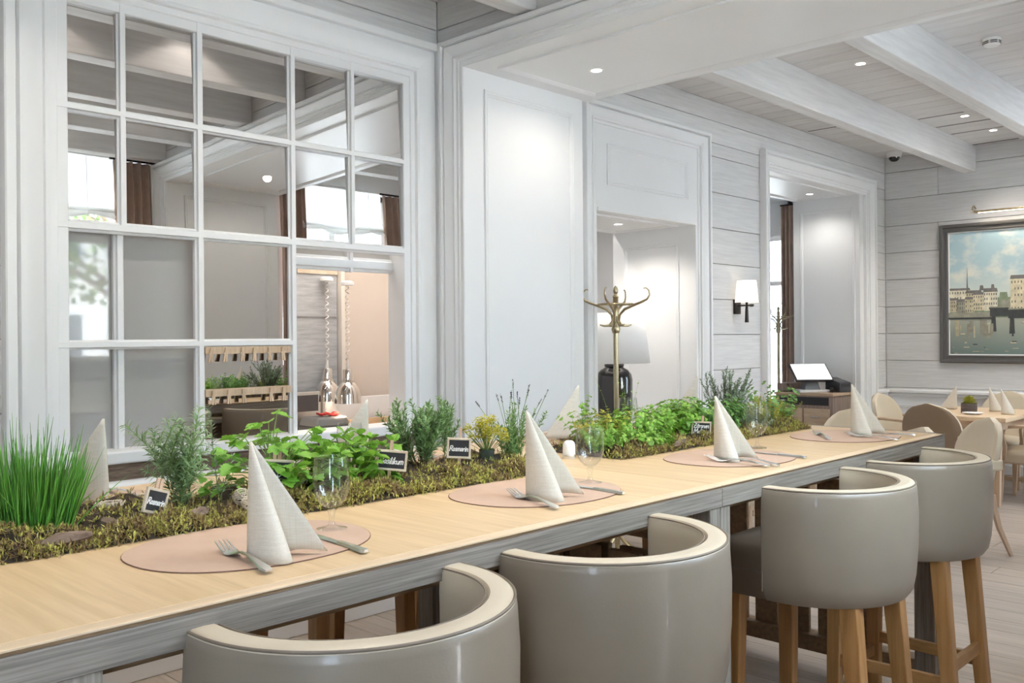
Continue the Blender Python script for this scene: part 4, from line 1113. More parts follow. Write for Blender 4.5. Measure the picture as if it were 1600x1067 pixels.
for i in range(56):
    a = r.uniform(0, 2*PI); rad = .118*math.sqrt(r.random())
    tip = Vector((rad*math.cos(a)*1.1, rad*math.sin(a)*.85, r.uniform(.02, .165)*(1-.3*rad/.11)))
    base = Vector((tip.x*.3, tip.y*.3, -.01)); st.tube([base, base.lerp(tip, .5)+Vector((0, 0, .012)), tip], [.0022, .0019, .0014], 5)
    th = r.uniform(0, 2*PI)
    for lvl, (h, s, el) in enumerate(((0, .62, 35), (-.014, .95, -5), (-.034, 1.0, -40))):
        for k in range(2 + (lvl == 0)*1):
            an = th + k*PI + lvl*PI/2 + r.uniform(-.3, .3)
            dd = Vector((math.cos(an), math.sin(an), math.tan(R(el+r.uniform(-12, 12)))))
            leaf_obj(t, OVAL, tip+Vector((0, 0, h)), dd, r.uniform(.030, .052)*s, r.uniform(-.5, .5))
st.obj('stems', LEAF['stem'], t, fix=False)

# rosemary
def rosemary(x, y, seed, nst, Lr, label, mat='rosemary', name='rosemary_plant', ll=.027, lw=.0044, spread=.55, el=42):
    t = plant(name, label, 'herb', x, y); r = random.Random(seed); lv, st = MB(), MB()
    for i in range(nst):
        d = rdir(r, 55, 88); d.z *= 1/(2*spread)
        pts = sprig(lv, st, r, (r.uniform(-.02, .02), r.uniform(-.02, .02), -.01), d, r.uniform(*Lr), r.uniform(-.3, .25), 34, ll, lw, el=el, whorl=3, curl=.1, rad=.0016, bare=.22, taper=.35)
        for k in (2, 3, 4):
            d2 = (pts[k]-pts[k-1]).normalized() + rdir(r, 0, 50)*.75
            sprig(lv, st, r, pts[k], d2, Lr[1]*.40, -.3, 18, ll, lw, el=el, whorl=3, curl=.1, bare=.1, taper=.35)
    lv.obj('needles', LEAF[mat], t, kind='stuff', fix=False); st.obj('stems', LEAF['woodstem'], t, fix=False); return t
rosemary(1.700, 1.985, 31, 15, (.15, .225), 'dense bushy rosemary with brown stems beside the middle chalkboard sign')
rosemary(1.835, 2.02, 32, 3, (.17, .215), 'two thin upright rosemary sprigs right of the middle sign', spread=.3)

# yellow dill
t = plant('dill_plant', 'yellow flowering dill tuft in a small dark glass pot', 'herb', 1.930, 1.965); r = random.Random(41); lv, st = MB(), MB()
for i in range(60):
    d = rdir(r, 35, 88); pts = curve_pts((0, 0, .03), d, r.uniform(.05, .105), .1, 4); st.tube(pts, .0008, 3)
    for k in range(34):
        dd = (rdir(r, -20, 70)+Vector((0, 0, .3))).normalized(); q = pts[-1]+dd*r.uniform(.004, .018)
        leaf(lv, q, rdir(r, -20, 60), r.uniform(.005, .010), r.uniform(.004, .007))
lv.obj('umbels', LEAF['dill'], t, kind='stuff', fix=False); st.obj('stems', LEAF['stem'], t, fix=False)
MB().lathe([(0, -.012), (.020, -.012), (.024, .045), (.022, .046), (.018, -.006), (0, -.006)], n=20, cap=False).obj('pot', plain('dark_glass_pot', (.05, .065, .055), .1, coat=.5), t, smooth=50)

# lavender
t = plant('lavender_plant', 'grey-green lavender with dark dried flower spikes behind the second napkin', 'herb', 2.045, 1.965, T+.012); r = random.Random(51); lv, st, fl_ = MB(), MB(), MB()
for i in range(26):
    d = rdir(r, 60, 88); sprig(lv, st, r, (r.uniform(-.03, .03), r.uniform(-.03, .03), 0), d, r.uniform(.10, .19), r.uniform(-.2, .3), 22, .030, .0050, el=40, whorl=2, curl=.15)
for i in range(13):
    d = rdir(r, 50, 84); pts = curve_pts((r.uniform(-.02, .03), r.uniform(-.02, .02), .02), d, r.uniform(.17, .23), .15, 5); st.tube(pts, .0008, 4)
    ax = (pts[-1]-pts[-2]).normalized()
    for k in range(34):
        q = pts[-1]+ax*r.uniform(-.016, .010); leaf(fl_, q, rdir(r, -10, 70), r.uniform(.004, .007), .003)
lv.obj('leaves', LEAF['lav'], t, kind='stuff', fix=False); st.obj('stems', LEAF['stem'], t, fix=False); fl_.obj('flower_spikes', LEAF['lavfl'], t, kind='stuff', fix=False)

# the dense block on the far table
def leafy(name, label, x, y, seed, nst, Lr, ll, lw, mat, el=20, spread=.6, rad=.05, nleaf=9, whorl=2, flower=None, sy=.8):
    t = plant(name, label, 'herb', x, y); r = random.Random(seed); lv, st = MB(), MB()
    for i in range(nst):
        a = r.uniform(0, 2*PI); q = math.sqrt(r.random())*rad
        p = (q*math.cos(a), q*math.sin(a)*sy, -.01)
        d = Vector((p[0]*spread*14, p[1]*spread*14, 1)) + Vector((r.gauss(0, .22), r.gauss(0, .22), 0))
        sprig(lv, st, r, p, d, r.uniform(*Lr), r.uniform(0, .5), nleaf, ll, lw, el=el, whorl=whorl, curl=.35, rad=.0010, bare=.25, taper=.3)
    lv.obj('leaves', LEAF[mat], t, kind='stuff', fix=False); st.obj('stems', LEAF['stem'], t, fix=False)
    return t
leafy('parsley_plant', 'fine curly parsley right behind the second near glass', 2.455, 1.905, 61, 70, (.06, .115), .018, .011, 'bright', nleaf=10, rad=.062)
leafy('golden_oregano', 'yellow-tipped oregano on top of the curly parsley', 2.545, 2.01, 62, 46, (.09, .15), .018, .012, 'golden', nleaf=9, rad=.06)
leafy('pea_shoot', 'pale trailing shoots rising in front of the black lamp base', 2.545, 2.09, 63, 9, (.13, .21), .026, .020, 'bright', nleaf=6, rad=.04)
leafy('salad_burnet', 'round-leaved green herb in the middle of the dense planting', 2.72, 1.96, 64, 80, (.07, .15), .022, .019, 'bright', nleaf=8, rad=.085)
leafy('cress_plant', 'low bright cress spilling onto the table edge of the far bed', 2.62, 1.845, 65, 55, (.035, .085), .018, .014, 'bright', nleaf=7, rad=.075, sy=.35)
leafy('tall_seed_stalk', 'thin pale stalks standing up before the white reveal', 2.80, 2.09, 66, 7, (.19, .25), .010, .008, 'bright', nleaf=5, rad=.05)
leafy('lemon_balm', 'broad lemon balm mound behind its small chalkboard sign', 2.97, 2.00, 67, 75, (.08, .165), .026, .019, 'bright', nleaf=8, rad=.085)
leafy('mint_plant', 'soft green mint between the third napkin and the silvery sprigs', 3.20, 1.985, 68, 80, (.08, .165), .030, .018, 'mint', nleaf=9, rad=.09)
rosemary(3.455, 2.035, 69, 13, (.17, .25), 'silvery grey rosemary standing highest near the table end', 'sage', ll=.024, lw=.005, el=45)
leafy('thyme_plant', 'olive brown bushy thyme behind the third near glass', 3.56, 1.925, 70, 90, (.06, .155), .012, .008, 'golden', nleaf=14, rad=.07)
leafy('clover_plant', 'round-leaved clover with long arching stalks at the bed end', 3.66, 1.95, 71, 30, (.08, .20), .024, .022, 'mint', nleaf=5, rad=.07)
leafy('silver_thyme', 'grey-leaved thyme low beside the third near glass', 3.40, 1.895, 72, 50, (.05, .11), .013, .006, 'sage', nleaf=12, rad=.06)
t = leafy('daisy_plant', 'small green plant with white daisies at the very end of the bed', 3.735, 1.985, 73, 40, (.05, .10), .022, .017, 'mint', nleaf=8, rad=.05)
r = random.Random(9); pt = MB()
for i in range(7):
    c = Vector((r.uniform(-.035, .035), r.uniform(-.035, .02), r.uniform(.075, .105)))
    for k in range(9):
        a = 2*PI*k/9; leaf(pt, c, (math.cos(a), math.sin(a), .35), .014, .007)
pt.obj('daisies', LEAF['petal'], t, kind='stuff', fix=False)

# bark pieces, wicker balls, dried nest
def bark_piece(x, y, rz, L, w, label, up=.0):
    mb = MB(); n = 9; vs = []; fs = []; r = random.Random(int(x*1000))
    for i in range(n):
        a = i/(n-1); yy = -L/2+L*a; ww = w*(.5+.7*math.sin(a*PI))*r.uniform(.8, 1.1)
        for k in range(6):
            th = 2*PI*k/6; vs.append((yy, math.cos(th)*ww, math.sin(th)*ww*.95*r.uniform(.7, 1.3)+.01+up*a))
    for i in range(n-1):
        for k in range(6): fs.append((i*6+k, i*6+(k+1) % 6, (i+1)*6+(k+1) % 6, (i+1)*6+k))
    fs += [tuple(range(5, -1, -1)), tuple((n-1)*6+k for k in range(6))]
    mb.add(vs, fs); o = mb.obj('bark_piece', M['bark'], None, smooth=35, loc=(x, y, T+.014)); o.rotation_euler = (0.25, -.06, rz)
    return tag(o, label, 'bark', 'bark pieces in the moss')
bark_piece(.955, 1.868, .55, .085, .012, 'rough grey bark strip lying below the tarragon')
bark_piece(.770, 1.860, 2.1, .06, .010, 'short brown bark stub at the foot of the chives', .01)
bark_piece(2.735, 1.812, .25, .14, .011, 'long brown bark strip along the edge of the far bed')
bark_piece(.66, 1.815, -.1, .10, .012, 'dark bark strip at the front edge of the left bed')
def wicker_ball(x, y, rr, label, z=T+.028):
    r = random.Random(int(x*977)); mb = MB()
    for i in range(13):
        ax = rdir(r, -90, 90); s1 = ax.orthogonal().normalized(); s2 = ax.cross(s1); off = r.uniform(-.35, .35)
        k = math.sqrt(1-off*off)
        mb.tube([ax*rr*off + (s1*math.cos(2*PI*j/18)+s2*math.sin(2*PI*j/18))*rr*k*(1+.03*math.sin(j*3)) for j in range(19)], .0011, 4, cap=False)
    o = mb.obj('wicker_ball', M['signframe'], None, smooth=180, loc=(x, y, z+rr*.8)); return tag(o, label, 'wicker ball', 'wicker balls in the moss')
wicker_ball(1.068, 1.880, .019, 'larger pale wicker ball in moss left of the first near napkin')
wicker_ball(1.050, 1.820, .015, 'smaller pale wicker ball closest to the first near napkin')
nm = MB(); r = random.Random(77)
for i in range(30):
    a0 = r.uniform(0, 2*PI); nm.tube([(.030*math.cos(a0+j*.5)*r.uniform(.7, 1.15), .022*math.sin(a0+j*.5)*r.uniform(.7, 1.15), .004+.012*r.random()) for j in range(6)], .0012, 4, cap=False)
tag(nm.obj('dried_tendrils', M['signframe'], None, smooth=180, loc=(.825, 2.01, T+.034)), 'curl of dried pale tendrils lying in moss right of the chives', 'dried tendrils')

# ------------------------------------------------------------------ chalkboard signs with hand lettering
GLY = {
 'R': (.62, [[(0,0),(.05,1)], [(.0,.95),(.35,1),(.5,.8),(.35,.55),(.05,.5)], [(.2,.52),(.55,0)]]),
 'B': (.60, [[(0,0),(.05,1)], [(.0,.95),(.35,1),(.45,.8),(.3,.55),(.05,.52)], [(.05,.52),(.4,.5),(.5,.25),(.35,0),(0,.02)]]),
 'Z': (.60, [[(.05,1),(.5,.98),(.05,.05),(.55,.03)], [(.15,.5),(.42,.5)]]),
 'M': (.78, [[(0,0),(.1,1),(.33,.35),(.6,1),(.7,0)]]),
 'o': (.42, [[(.18,.55),(.03,.4),(.03,.15),(.18,.0),(.33,.15),(.33,.4),(.18,.55)]]),
 's': (.38, [[(.3,.5),(.12,.55),(.06,.42),(.28,.2),(.2,.02),(.02,.06)]]),
 'm': (.66, [[(0,0),(.04,.5)], [(.04,.4),(.18,.55),(.28,.45),(.28,0)], [(.28,.4),(.42,.55),(.54,.45),(.56,0)]]),
 'a': (.46, [[(.34,.5),(.15,.55),(.03,.3),(.1,.02),(.25,.08),(.35,.45),(.36,.1),(.44,0)]]),
 'r': (.36, [[(.02,0),(.06,.5)], [(.06,.35),(.18,.53),(.32,.5)]]),
 'i': (.20, [[(.05,.5),(.08,0),(.16,.02)], [(.07,.72),(.08,.76)]]),
 'n': (.46, [[(0,0),(.04,.5)], [(.04,.4),(.2,.55),(.32,.42),(.34,0),(.42,.03)]]),
 'l': (.24, [[(.04,1.0),(.05,.1),(.16,0)]]),
 'k': (.44, [[(.03,1),(.04,0)], [(.32,.5),(.06,.25),(.36,0)]]),
 'u': (.46, [[(.03,.5),(.05,.1),(.2,0),(.33,.15),(.34,.5)], [(.34,.5),(.36,.05),(.44,0)]]),
 't': (.34, [[(.14,.85),(.14,.1),(.28,.02)], [(0,.55),(.28,.56)]]),
 'e': (.42, [[(.05,.28),(.34,.32),(.25,.53),(.08,.45),(.04,.15),(.2,0),(.36,.08)]]),
 'c': (.36, [[(.3,.48),(.15,.55),(.03,.3),(.12,.02),(.32,.08)]]),
 'h': (.46, [[(.03,1),(.04,0)], [(.04,.38),(.2,.55),(.33,.4),(.34,0)]]),
 '-': (.34, [[(.04,.3),(.28,.32)]]),
}
def write(mb, text, cx, cz, h, wmax, y, pen=.0016, slant=.18):
    tot = sum(GLY[c][0] for c in text); k = min(h, wmax/tot); x = -tot*k/2
    for c in text:
        adv, strokes = GLY[c]
        for st in strokes:
            P = [Vector((cx+x+(px+slant*pz)*k, y, cz+(pz-.4)*k)) for px, pz in st]
            for a, b in zip(P[:-1], P[1:]):
                d = (b-a)
                if d.length < 1e-6: continue
                d.normalize(); n = Vector((-d.z, 0, d.x))*pen/2; e = d*pen*.3
                mb.add([a-e-n, b+e-n, b+e+n, a-e+n], [(0, 1, 2, 3)])
        x += adv*k
def sign(name, label, x, y, z, w, h, lines, yaw, roll, stick_up=.03, sticks=1, stick_len=.09, stick_dx=0.0, cutoff=False):
    t = thing('chalkboard_sign', label, 'sign', (x, y, T+.01), 0, 'little chalkboard herb signs')
    t.rotation_euler = (0, 0, yaw)
    rm = Matrix.Rotation(roll, 4, 'Y')
    def P(mb): mb.v = [tuple(rm @ Vector(v) + Vector((0, 0, z-T-.01))) for v in mb.v]; return mb
    P(MB().box(-w/2, -.002, -h/2, w/2, .002, h/2)).obj('board', M['slate'], t)
    fr = MB(); e = .0045
    fr.box(-w/2-e*.3, -.0040, h/2-e, w/2+e*.3, .003, h/2+e*.3).box(-w/2-e*.3, -.0040, -h/2-e*.3, w/2+e*.3, .003, -h/2+e).box(-w/2-e*.3, -.004, -h/2, -w/2+e, .003, h/2).box(w/2-e, -.004, -h/2, w/2+e*.3, .003, h/2)
    P(fr).obj('sign_frame', M['signframe'], t, bevel=.0008, seg=1)
    tx = MB(); n = len(lines)
    for i, ln in enumerate(lines):
        write(tx, ln, 0, (h*.30)*((n-1)/2-i)*1.35-(.0 if n > 1 else .002), (h*.46 if n == 1 else h*.40), w*.80, -.0032, pen=h*.042+.0004)
    P(tx).obj('lettering', M['chalk'], t, fix=False)
    for k in range(sticks):
        dx = stick_dx + (k-(sticks-1)/2)*.011
        P(MB().box(dx-.0042, .0024, -stick_len if k == 0 else -.01, dx+.0042, .0062, h/2+stick_up)).obj('stick', M['stake'], t, bevel=.0006, seg=1)
    return t
def facing(x, y): return math.atan2(y, x) - PI/2
sign('s1', 'tilted chalkboard sign reading Rosmarin in front of the tarragon', .862, 1.868, 1.112, .058, .050, ['Rosmarin'], facing(.862, 1.868)+.75, .32, .024, 2, .075, .004)
sign('s2', 'dark chalkboard sign half hidden behind the first near napkin', 1.180, 1.905, 1.135, .066, .054, ['lie', 'oc', ][1:] + ['k'], facing(1.18, 1.905)-.1, .06, .022, 2, .10, -.006)
sign('s3', 'chalkboard sign reading Basilikum amid the basil leaves', 1.488, 1.865, 1.134, .076, .050, ['Basilikum'], facing(1.488, 1.865)-.05, .10, .026, 1, .09, -.004)
sign('s4', 'upright chalkboard sign reading Rosmarin in front of the bushy rosemary', 1.727, 1.868, 1.143, .064, .054, ['Rosmarin'], facing(1.727, 1.868)-.02, .05, .030, 1, .115, .002)
sign('s5', 'small chalkboard sign reading Zitronen Melisse in the far bed', 2.962, 1.868, 1.101, .070, .052, ['Zitronen', 'Melisse'], facing(2.962, 1.868), .03, .022, 1, .07, .005)
# ------------------------------------------------------------------ dining chairs in the far room
M['ash'] = wood('pale_ash', (.46, .33, .22), (.60, .45, .32), (14, 14, 1), 3, .42, .06, .04)
M['ash_h'] = wood('pale_ash_rail', (.46, .33, .22), (.60, .45, .32), (3, 3, 14), 3, .42, .06, .04)
def make_chair(arms):
    "faces +y; seat centre at the origin"
    t = thing('dining_armchair' if arms else 'dining_chair', 'x', 'chair')
    # seat cushion
    n = 40; ring = []
    for k in range(n):
        a = 2*PI*k/n; e = 3.2; ca, sa = math.cos(a), math.sin(a)
        ring.append((.245*math.copysign(abs(ca)**(2/e), ca)*(1-.06*(sa < 0)*abs(sa)), .235*math.copysign(abs(sa)**(2/e), sa)))
    lv = [(.95, .345), (1, .352), (1, .405), (1.006, .412), (.985, .440), (.90, .456), (.5, .470)]
    vs = [(x*k, y*k, z) for k, z in lv for x, y in ring]; fs = []
    for i in range(len(lv)-1):
        for k in range(n): fs.append((i*n+k, i*n+(k+1) % n, (i+1)*n+(k+1) % n, (i+1)*n+k))
    fs += [tuple(range(n-1, -1, -1)), tuple((len(lv)-1)*n+k for k in range(n))]
    MB().add(vs, fs).obj('seat', M['leather_light'], t, smooth=50)
    # arched, slightly dished back
    nu, nv = 17, 14; front, rear = [], []
    for j in range(nv+1):
        v = j/nv; z = .44+.445*v
        hw = .235 if v < .45 else .235*math.sqrt(max(0, 1-((v-.45)/.55)**2.3))
        hw = max(hw, .012)*(.90+.10*min(1, v*2))
        for i in range(nu+1):
            u = -1+2*i/nu; x = u*hw
            yb = -.205-.10*v + .055*(u*hw/.235)**2
            ed = .6 if (abs(u) > .96 or j == nv) else 1
            front.append((x, yb+.030*ed, z)); rear.append((x, yb-.024*ed, z))
    w = nu+1; N = len(front); fs = []
    for j in range(nv):
        for i in range(nu):
            a = j*w+i; fs.append((a, a+1, a+w+1, a+w)); fs.append((N+a, N+a+w, N+a+w+1, N+a+1))
    m = [0 if k % 2 == 0 else 1 for k in range(len(fs))]
    bd = [i for i in range(w)] + [j*w+w-1 for j in range(1, nv+1)] + [nv*w+i for i in range(w-2, -1, -1)] + [j*w for j in range(nv-1, 0, -1)]
    for k in range(len(bd)):
        a, b = bd[k], bd[(k+1) % len(bd)]; fs.append((a, N+a, N+b, b)); m.append(0)
    mb = MB(); mb.v = front+rear; mb.f = fs; mb.m = m
    mb.obj('backrest', [M['leather_light'], M['leather_brown']], t, smooth=45)
    # legs: straight tapered in front, sabre-curved behind
    for s in (-1, 1):
        MB().frustum((s*.205, .200, 0), .014, .014, (s*.200, .190, .36), .022, .022).obj('leg', M['ash'], t, bevel=.003)
        pts = [(s*.185, -.190, .40), (s*.187, -.205, .30), (s*.192, -.235, .18), (s*.198, -.285, .06), (s*.200, -.310, 0)]
        MB().tube(pts, [.024, .023, .020, .017, .015], 4).obj('leg', M['ash'], t, bevel=.003)
    MB().box(-.20, .178, .335, .20, .205, .372).box(-.20, -.205, .335, .20, -.18, .372).box(-.212, -.19, .335, -.19, .19, .372).box(.19, -.19, .335, .212, .19, .372).obj('seat_frame', M['ash_h'], t, bevel=.003)
    if arms:
        for s in (-1, 1):
            MB().sweep([(s*.235, -.235, .665), (s*.262, -.10, .668), (s*.268, .06, .660), (s*.262, .165, .648)], [(-.020, -.013), (.020, -.013), (.022, .004), (.014, .014), (-.014, .014), (-.022, .004)]).obj('armrest', M['ash_h'], t, smooth=45)
            MB().tube([(s*.262, .150, .650), (s*.262, .165, .58), (s*.245, .150, .48), (s*.222, .165, .37)], [.018, .018, .020, .022], 4).obj('arm_post', M['ash'], t, bevel=.003)
    else:
        for s in (-1, 1):
            MB().box(s*.236, -.24, .56, s*.206, -.14, .63).obj('side_ear', M['leather_light'], t, bevel=.012)
    return t
GC = 'cream leather chairs in the far dining room'
ch = make_chair(False); ac = make_chair(True)
def chair(src, x, y, deg, label):
    rz = R(deg-90)
    if src.name not in used:
        used.add(src.name); src.location = (x, y, 0); src.rotation_euler = (0, 0, rz); src['label'] = label; src['group'] = GC; return src
    return dup(src, (x, y, 0), rz, label, GC)
chair(ch, 6.44, 2.15, 138, 'cream dining chair with sabre rear leg, side-on behind the last bar stool')
chair(ch, 5.50, 2.24, 140, 'cream dining chair almost hidden behind the last bar stool, one leg showing')
chair(ch, 7.98, 2.72, 0, 'cream dining chair seen from behind, its brown rounded back to the bar table')
chair(ac, 8.74, 3.26, -97, 'cream armchair with wooden arms by the panelled corner')
chair(ac, 8.78, 2.235, 90, 'cream armchair with wooden arms cut off at the right of the view')
chair(ch, 9.52, 2.70, 180, 'cream dining chair beneath the painting on the far side of the small table')
chair(ch, 6.62, 2.98, 180, 'cream dining chair whose rounded top shows over the herb bed end')
chair(ch, 5.30, 3.02, -8, 'cream dining chair glimpsed under the bar table beside the table leg')
def dining_table(x0, x1, y0, y1, label):
    t = thing('dining_table', label, 'table', ((x0+x1)/2, (y0+y1)/2, 0), 0, 'small oak dining tables')
    hx, hy = (x1-x0)/2, (y1-y0)/2
    MB().box(-hx, -hy, .712, hx, hy, .75).obj('tabletop', M['top_edge'], t, bevel=.004)
    MB().box(-hx+.06, -hy+.06, .64, hx-.06, hy-.06, .712).obj('apron', M['ash_h'], t, bevel=.003)
    for sx in (-1, 1):
        for sy in (-1, 1): MB().frustum((sx*(hx-.10), sy*(hy-.10), 0), .026, .026, (sx*(hx-.09), sy*(hy-.09), .64), .032, .032).obj('leg', M['ash'], t, bevel=.003)
    for sx in (-1, 1): MB().box(sx*(hx-.10)-.02, -hy+.10, .10, sx*(hx-.10)+.02, hy-.10, .14).obj('stretcher', M['ash_h'], t, bevel=.003)
    return t
dining_table(8.22, 9.30, 2.29, 3.05, 'small oak dining table laid with napkins before the painting')
dining_table(5.55, 6.40, 2.62, 3.38, 'small oak dining table mostly hidden behind the bar table')
for i, (x, y, rz, w) in enumerate(((8.93, 2.90, 2.6, 'left of the plant box'), (8.86, 2.60, .2, 'just right of the plant box'), (8.60, 2.43, .1, 'nearest the corner of the dining table'))):
    napkin(x, y, rz, 'pale napkin cone on the small dining table, %s' % w, 'napkin cones on the dining table', .92, .752)
pb = thing('plant_box', 'small dark wooden plant box with yellow-green foliage on dining table', 'plant box', (8.63, 2.70, .75), R(12))
MB().box(-.06, -.06, 0, .06, -.05, .085).box(-.06, .05, 0, .06, .06, .085).box(-.06, -.05, 0, -.05, .05, .085).box(.05, -.05, 0, .06, .05, .085).box(-.05, -.05, 0, .05, .05, .06).obj('box', wood('dark_box', (.05, .035, .03), (.13, .10, .085), (2, 2, 16), 4, .6), pb, bevel=.002)
r = random.Random(5); lv = MB()
for i in range(420):
    d = rdir(r, 5, 88); leaf(lv, d*r.uniform(.03, .065)+Vector((0, 0, .07)), d+Vector((0, 0, .3)), .022, .013)
lv.obj('foliage', LEAF['golden'], pb, kind='stuff', fix=False)
pl = thing('side_plate', 'white side plate on the small dining table beside the plant box', 'plate', (8.47, 2.62, .7502))
MB().lathe([(0, .003), (.045, .003), (.07, .010), (.085, .014), (.084, .017), (.06, .010), (0, .006)], n=32, cap=False).obj('dish', M['paper'], pl, smooth=50)
MB().lathe([(.030, 0), (.042, 0), (.042, .005), (.030, .005)], n=28, cap=False).obj('foot_ring', M['paper'], pl, smooth=40)

# ------------------------------------------------------------------ painting with its lamp
pg = thing('framed_painting', 'large grey-framed painting of a river town with a bridge on far wall', 'painting', (BKX, 2.30, 1.856))
PW, PH = 1.06, .706      # half width (y), half height
MB().frame((-.0, 0, 0), (0, 1, 0), (0, 0, 1), (-1, 0, 0), -PW, -PH, PW, PH, [(0, 0), (0, .045), (.012, .055), (.030, .050), (.036, .038), (.062, .034), (.068, .040), (.078, .036), (.082, .020), (.084, .012)]).obj('frame', plain('pewter_frame', (.13, .125, .12), .4, .5), pg, smooth=30)
iw, ih = PW-.08, PH-.08
def canvas_mat():
    m, nt, b = new_mat('painted_sky_and_water')
    sx = nt.nodes.new('ShaderNodeSeparateXYZ'); nt.links.new(coords(nt, (1, 1, 1), 'Generated'), sx.inputs[0])
    base = ramp(nt, sx.outputs['Z'], [(0, (.13, .18, .17)), (.20, (.30, .33, .28)), (.34, (.46, .46, .37)), (.50, (.60, .66, .60)), (.70, (.40, .54, .58)), (1, (.36, .50, .55))])
    f = noise(nt, coords(nt, (1, 2.0, 3.4)), 2.1, 5, .6)
    cl = ramp(nt, f, [(.46, (0, 0, 0)), (.66, (1, 1, 1))])
    up = nt.nodes.new('ShaderNodeMapRange'); up.inputs['From Min'].default_value = .5; up.inputs['From Max'].default_value = .62; nt.links.new(sx.outputs['Z'], up.inputs['Value'])
    ml = nt.nodes.new('ShaderNodeMath'); ml.operation = 'MULTIPLY'; nt.links.new(cl, ml.inputs[0]); nt.links.new(up.outputs['Result'], ml.inputs[1])
    m2 = nt.nodes.new('ShaderNodeMath'); m2.operation = 'MULTIPLY'; m2.inputs[1].default_value = .8; nt.links.new(ml.outputs[0], m2.inputs[0])
    mx = nt.nodes.new('ShaderNodeMix'); mx.data_type = 'RGBA'; nt.links.new(m2.outputs[0], mx.inputs['Factor']); nt.links.new(base, mx.inputs[6]); mx.inputs[7].default_value = (.76, .74, .64, 1)
    nt.links.new(mx.outputs[2], b.inputs['Base Color']); b.inputs['Roughness'].default_value = .35
    return m
MB().box(-.018, -iw, -ih, -.008, iw, ih).obj('canvas', canvas_mat(), pg)
MB().frame((-.012, 0, 0), (0, 1, 0), (0, 0, 1), (-1, 0, 0), -iw-.004, -ih-.004, iw+.004, ih+.004, [(0, 0), (0, .012), (.014, .010), (.016, .0)]).obj('slip', M['paper'], pg)
pc_ = {'cream': (.62, .55, .38), 'buff': (.50, .44, .30), 'dark': (.05, .055, .055), 'roof': (.17, .16, .15), 'win': (.10, .11, .10), 'pale': (.66, .62, .48), 'green': (.22, .27, .17), 'mid': (.28, .27, .21), 'cloud': (.72, .72, .64)}
pk = list(pc_); pmats = [plain('paint_'+k, pc_[k], .45, var=.22, scale=22) for k in pk]
mb = MB(); lay = [0]
def py(u): return iw - u*2*iw          # u: 0 left .. 1 right as seen
def pz(v): return -ih + v*2*ih
def prect(u0, v0, u1, v1, k, s0=0, s1=0):
    lay[0] += 1; x = -.0185-.00002*lay[0]
    mb.quad((x, py(u0), pz(v0)), (x, py(u1), pz(v0)), (x, py(u1+s1), pz(v1)), (x, py(u0+s0), pz(v1)), pk.index(k))
r = random.Random(15)
def house(u0, u1, v0, v1, k, rows, cols, roof=.02):
    prect(u0, v0, u1, v1, k); prect(u0-.002, v1, u1+.002, v1+roof, 'roof', .004, -.004)
    for a in range(rows):
        for b in range(cols):
            if r.random() < .12: continue
            uu = u0+(b+.5)*(u1-u0)/cols; vv = v0+(a+.55)*(v1-v0)/rows
            prect(uu-.0022, vv-.010, uu+.0022, vv+.008, 'win')
prect(0, .30, .40, .46, 'green', .0, -.02)
house(.00, .105, .44, .525, 'pale', 2, 8, .018); house(.085, .16, .42, .50, 'buff', 3, 6, .022); house(.00, .045, .35, .445, 'buff', 3, 4, .02); house(.04, .085, .335, .43, 'mid', 3, 4, .025); house(.08, .125, .34, .45, 'buff', 3, 4, .02)
house(.12, .175, .36, .485, 'cream', 4, 5, .02); house(.17, .235, .355, .505, 'pale', 4, 6, .03)
prect(.088, .52, .096, .66, 'roof', .003, -.003); prect(.090, .64, .094, .72, 'roof', .0018, -.0018); prect(.15, .52, .172, .56, 'roof', .004, -.004); prect(.205, .535, .222, .565, 'roof', .003, -.003)
prect(.235, .37, .29, .50, 'green', .012, -.01); prect(.24, .36, .30, .44, 'mid', .01, 0)
house(.295, .41, .345, .60, 'cream', 5, 8, .03); house(.42, .56, .36, .55, 'pale', 4, 9); house(.57, .66, .36, .62, 'buff', 5, 6); house(.68, .83, .36, .52, 'cream', 4, 9); house(.84, 1.0, .36, .58, 'pale', 5, 9)
prect(0, .305, .225, .345, 'mid'); prect(0, .29, .22, .305, 'dark')
# the bridge with its arches
for i in range(9):
    u = .20+.085*i; v = .36-.018*i; prect(u, v-.05, u+.088, v+.02, 'dark', 0, 0); prect(u+.004, v-.17, u+.030, v-.04, 'dark', .004, -.004); prect(u+.0, v+.018, u+.088, v+.028, 'mid')
for i in range(60):
    u, v = r.uniform(0, .95), r.uniform(.01, .27); prect(u, v, u+r.uniform(.006, .03), v+r.uniform(.004, .010), r.choice(('buff', 'mid', 'cream', 'dark', 'mid', 'dark')))
for i in range(16):
    u = .03+r.uniform(0, .18); prect(u, .12+r.uniform(0, .08), u+r.uniform(.006, .02), .20+r.uniform(.02, .09), r.choice(('buff', 'mid', 'mid')))
for i in range(12):
    u = .26+r.uniform(0, .6); v = .10+r.uniform(0, .2); prect(u, v, u+.010, v+r.uniform(.02, .06), r.choice(('pale', 'dark')), .004, -.004)
mb.obj('painted_town', pmats, pg, fix=False, kind='stuff')
pl_ = thing('picture_lamp', 'slim brass picture lamp mounted above the framed painting', 'lamp', (BKX, 2.30, 2.66))
MB().tube([(-.12, -.70, .0), (-.12, .70, 0)], .012, 12).obj('lamp_tube', M['brass'], pl_, smooth=50)
MB().box(-.126, -.66, -.0135, -.112, .66, -.011).obj('light_strip', emit('picture_light', (1, .86, .66), 9), pl_)
for s in (-.72, 0, .72):
    MB().tube([(0, s, .05), (-.05, s, .07), (-.10, s, .05), (-.12, s, .0)], .006, 8).obj('arm', M['brass'], pl_, smooth=60)
